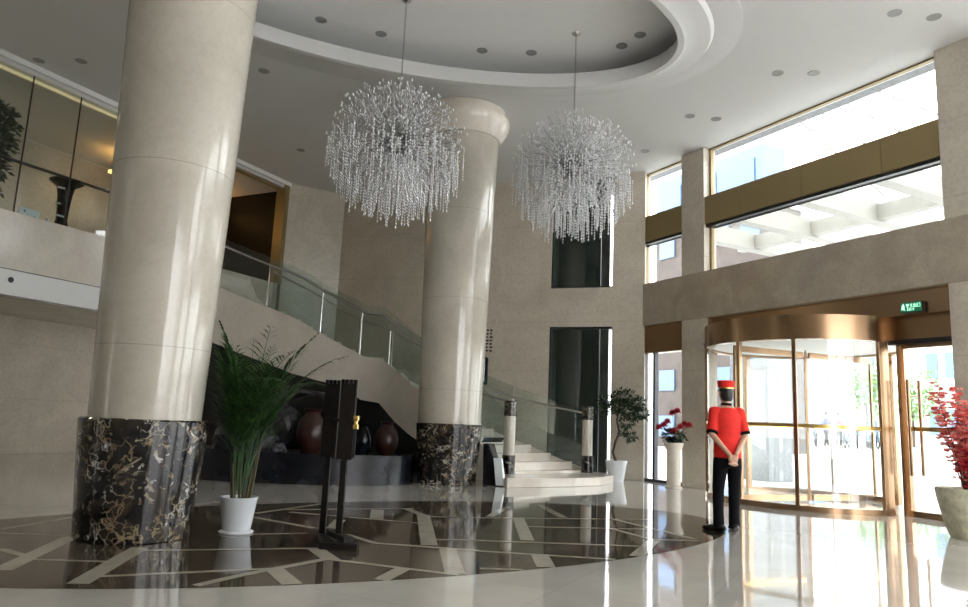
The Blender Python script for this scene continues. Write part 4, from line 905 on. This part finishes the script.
building('brick_building', 'brown brick building seen low in the left end of the tall window', 9.8, 17, 14.5, 16.8, 11.4, 'facade_brown', 4, 5)
building('pale_building', 'pale low building across the plaza behind the side door', 14, 25, 52, 60, 9.5, 'facade_pale', 7, 2)
building('white_building', 'white building across the street beyond the parked bicycles', 34, 62, 60, 70, 11, 'facade_pale', 9, 3)
def street_tree(x, y, h, lab, seed):
    rnd = random.Random(seed); t = thing('street_tree', lab, 'tree', (x, y, .6), group='trees across the plaza')
    m = MB(); m.tube([(0, 0, 0), (.05, 0, h*.3), (0, 0, h*.6)], [.12, .09, .05], 8); m.build('trunk', 'bark', t, smooth=True)
    m = MB()
    for k in range(7): foliage(m, (rnd.gauss(0, h*.13), rnd.gauss(0, h*.13), h*rnd.uniform(.5, .88)), h*.2, 130, .28, .10, rnd)
    m.build('foliage', 'street_leaf', t)
street_tree(.536*46, 46, 6.0, 'light green street tree seen through the right part of the revolving door', 1)
street_tree(.60*50, 50, 5.2, 'light green street tree seen through the side door', 2)
def bicycle(x, y, rz, lab):
    t = thing('bicycle', lab, 'bicycle', (x, y, .62), rz, group='parked bicycles by the street')
    for wx in (-.52, .52):
        m = MB(); n = 20; R_ = .33; m.tube([(wx+R_*math.cos(2*PI*i/n), 0, R_+.01+R_*math.sin(2*PI*i/n)) for i in range(n+1)], .04, 6)
        for i in range(6): m.tube([(wx, 0, R_), (wx+R_*math.cos(PI*i/3), 0, R_+R_*math.sin(PI*i/3))], .004, 3)
        m.build('wheel', 'rubber', t)
    m = MB()
    for a, b_ in (((-.52, 0, .33), (-.12, 0, .30)), ((-.12, 0, .30), (-.22, 0, .80)), ((-.22, 0, .72), (-.52, 0, .33)), ((-.20, 0, .70), (.36, 0, .76)), ((-.12, 0, .30), (.36, 0, .70)), ((.34, 0, .95), (.52, 0, .33))): m.tube([a, b_], .035, 6)
    m.build('frame', 'bike_paint', t)
    m = MB(); m.tube([(.30, -.26, 1.0), (.36, -.1, .97), (.36, .1, .97), (.30, .26, 1.0)], .015, 6); m.build('handlebar', 'steel', t)
    m = MB(); m.loft([((-.34, 0, .84), .05, .09), ((-.22, 0, .86), .05, .03)], 10); m.box(-.34, -.12, -.06, .06, .82, .87); m.build('saddle', 'rubber', t)
    m = MB(); m.box(.50, .78, -.16, .16, .62, .84); m.build('basket', 'steel', t)
bk = [(.420, 'leftmost'), (.431, 'second from left'), (.442, 'third from left'), (.453, 'fourth from left'), (.465, 'fifth from left'), (.508, 'fourth from right'), (.522, 'third from right'), (.538, 'second from right'), (.554, 'rightmost')]
for i, (k, nm_) in enumerate(bk): bicycle(k*37, 37, 1.12+.08*(i % 3), nm_+' of the parked bicycles seen through the revolving door')
def passer(x, y, rz, mat, lab):
    t = thing('person', lab, 'person', (x, y, .62), rz)
    m = MB(); m.loft([((0, 0, .85), .15, .10), ((0, 0, 1.1), .14, .10), ((0, 0, 1.35), .18, .11), ((0, 0, 1.43), .12, .08), ((0, 0, 1.48), .055, .055), ((0, 0, 1.54), .06, .07), ((0, .01, 1.64), .08, .095), ((0, .01, 1.72), .05, .06)], 14)
    for s_ in (-1, 1): limb(m, [(s_*.18, 0, 1.38), (s_*.24, .02, 1.1), (s_*.22, .14, .88)], [.05, .042, .03], 8); limb(m, [(s_*.09, 0, .88), (s_*.10, .06*s_, .48), (s_*.10, -.02*s_, .06)], [.085, .06, .045], 8); m.box(s_*.10-.04, s_*.10+.04, -.08, .16, 0, .07)
    b_ = m.build('body', 'skin', t); remesh(b_, .014, 2)
    m = MB(); m.loft([((0, 0, .80), .17, .12), ((0, 0, 1.1), .16, .12), ((0, 0, 1.35), .20, .13), ((0, 0, 1.44), .12, .09)], 14)
    for s_ in (-1, 1): m.tube([(s_*.16, 0, 1.38), (s_*.24, .02, 1.1), (s_*.23, .10, .93)], [.065, .055, .045], 8)
    j = m.build('jacket', mat, t); remesh(j, .016, 2)
    m = MB()
    for s_ in (-1, 1): m.tube([(s_*.08, 0, .88), (s_*.10, .06*s_, .48), (s_*.10, -.02*s_, .08)], [.095, .072, .06], 8)
    j = m.build('trousers', 'black_cloth', t); remesh(j, .016, 2)
    m = MB(); m.lathe([(0, -.04), (.08, -.02), (.088, .03), (.06, .09), (0, .11)], (0, -.012, 1.65), 14); m.build('hair', 'hair', t, smooth=True)
passer(.480*36.5, 36.5, .4, 'jacket_blue', 'distant person in a dark blue jacket among the parked bicycles, left of two')
passer(.497*36.8, 36.8, -.6, 'jacket_red', 'distant person in a red jacket beside the person in dark blue')
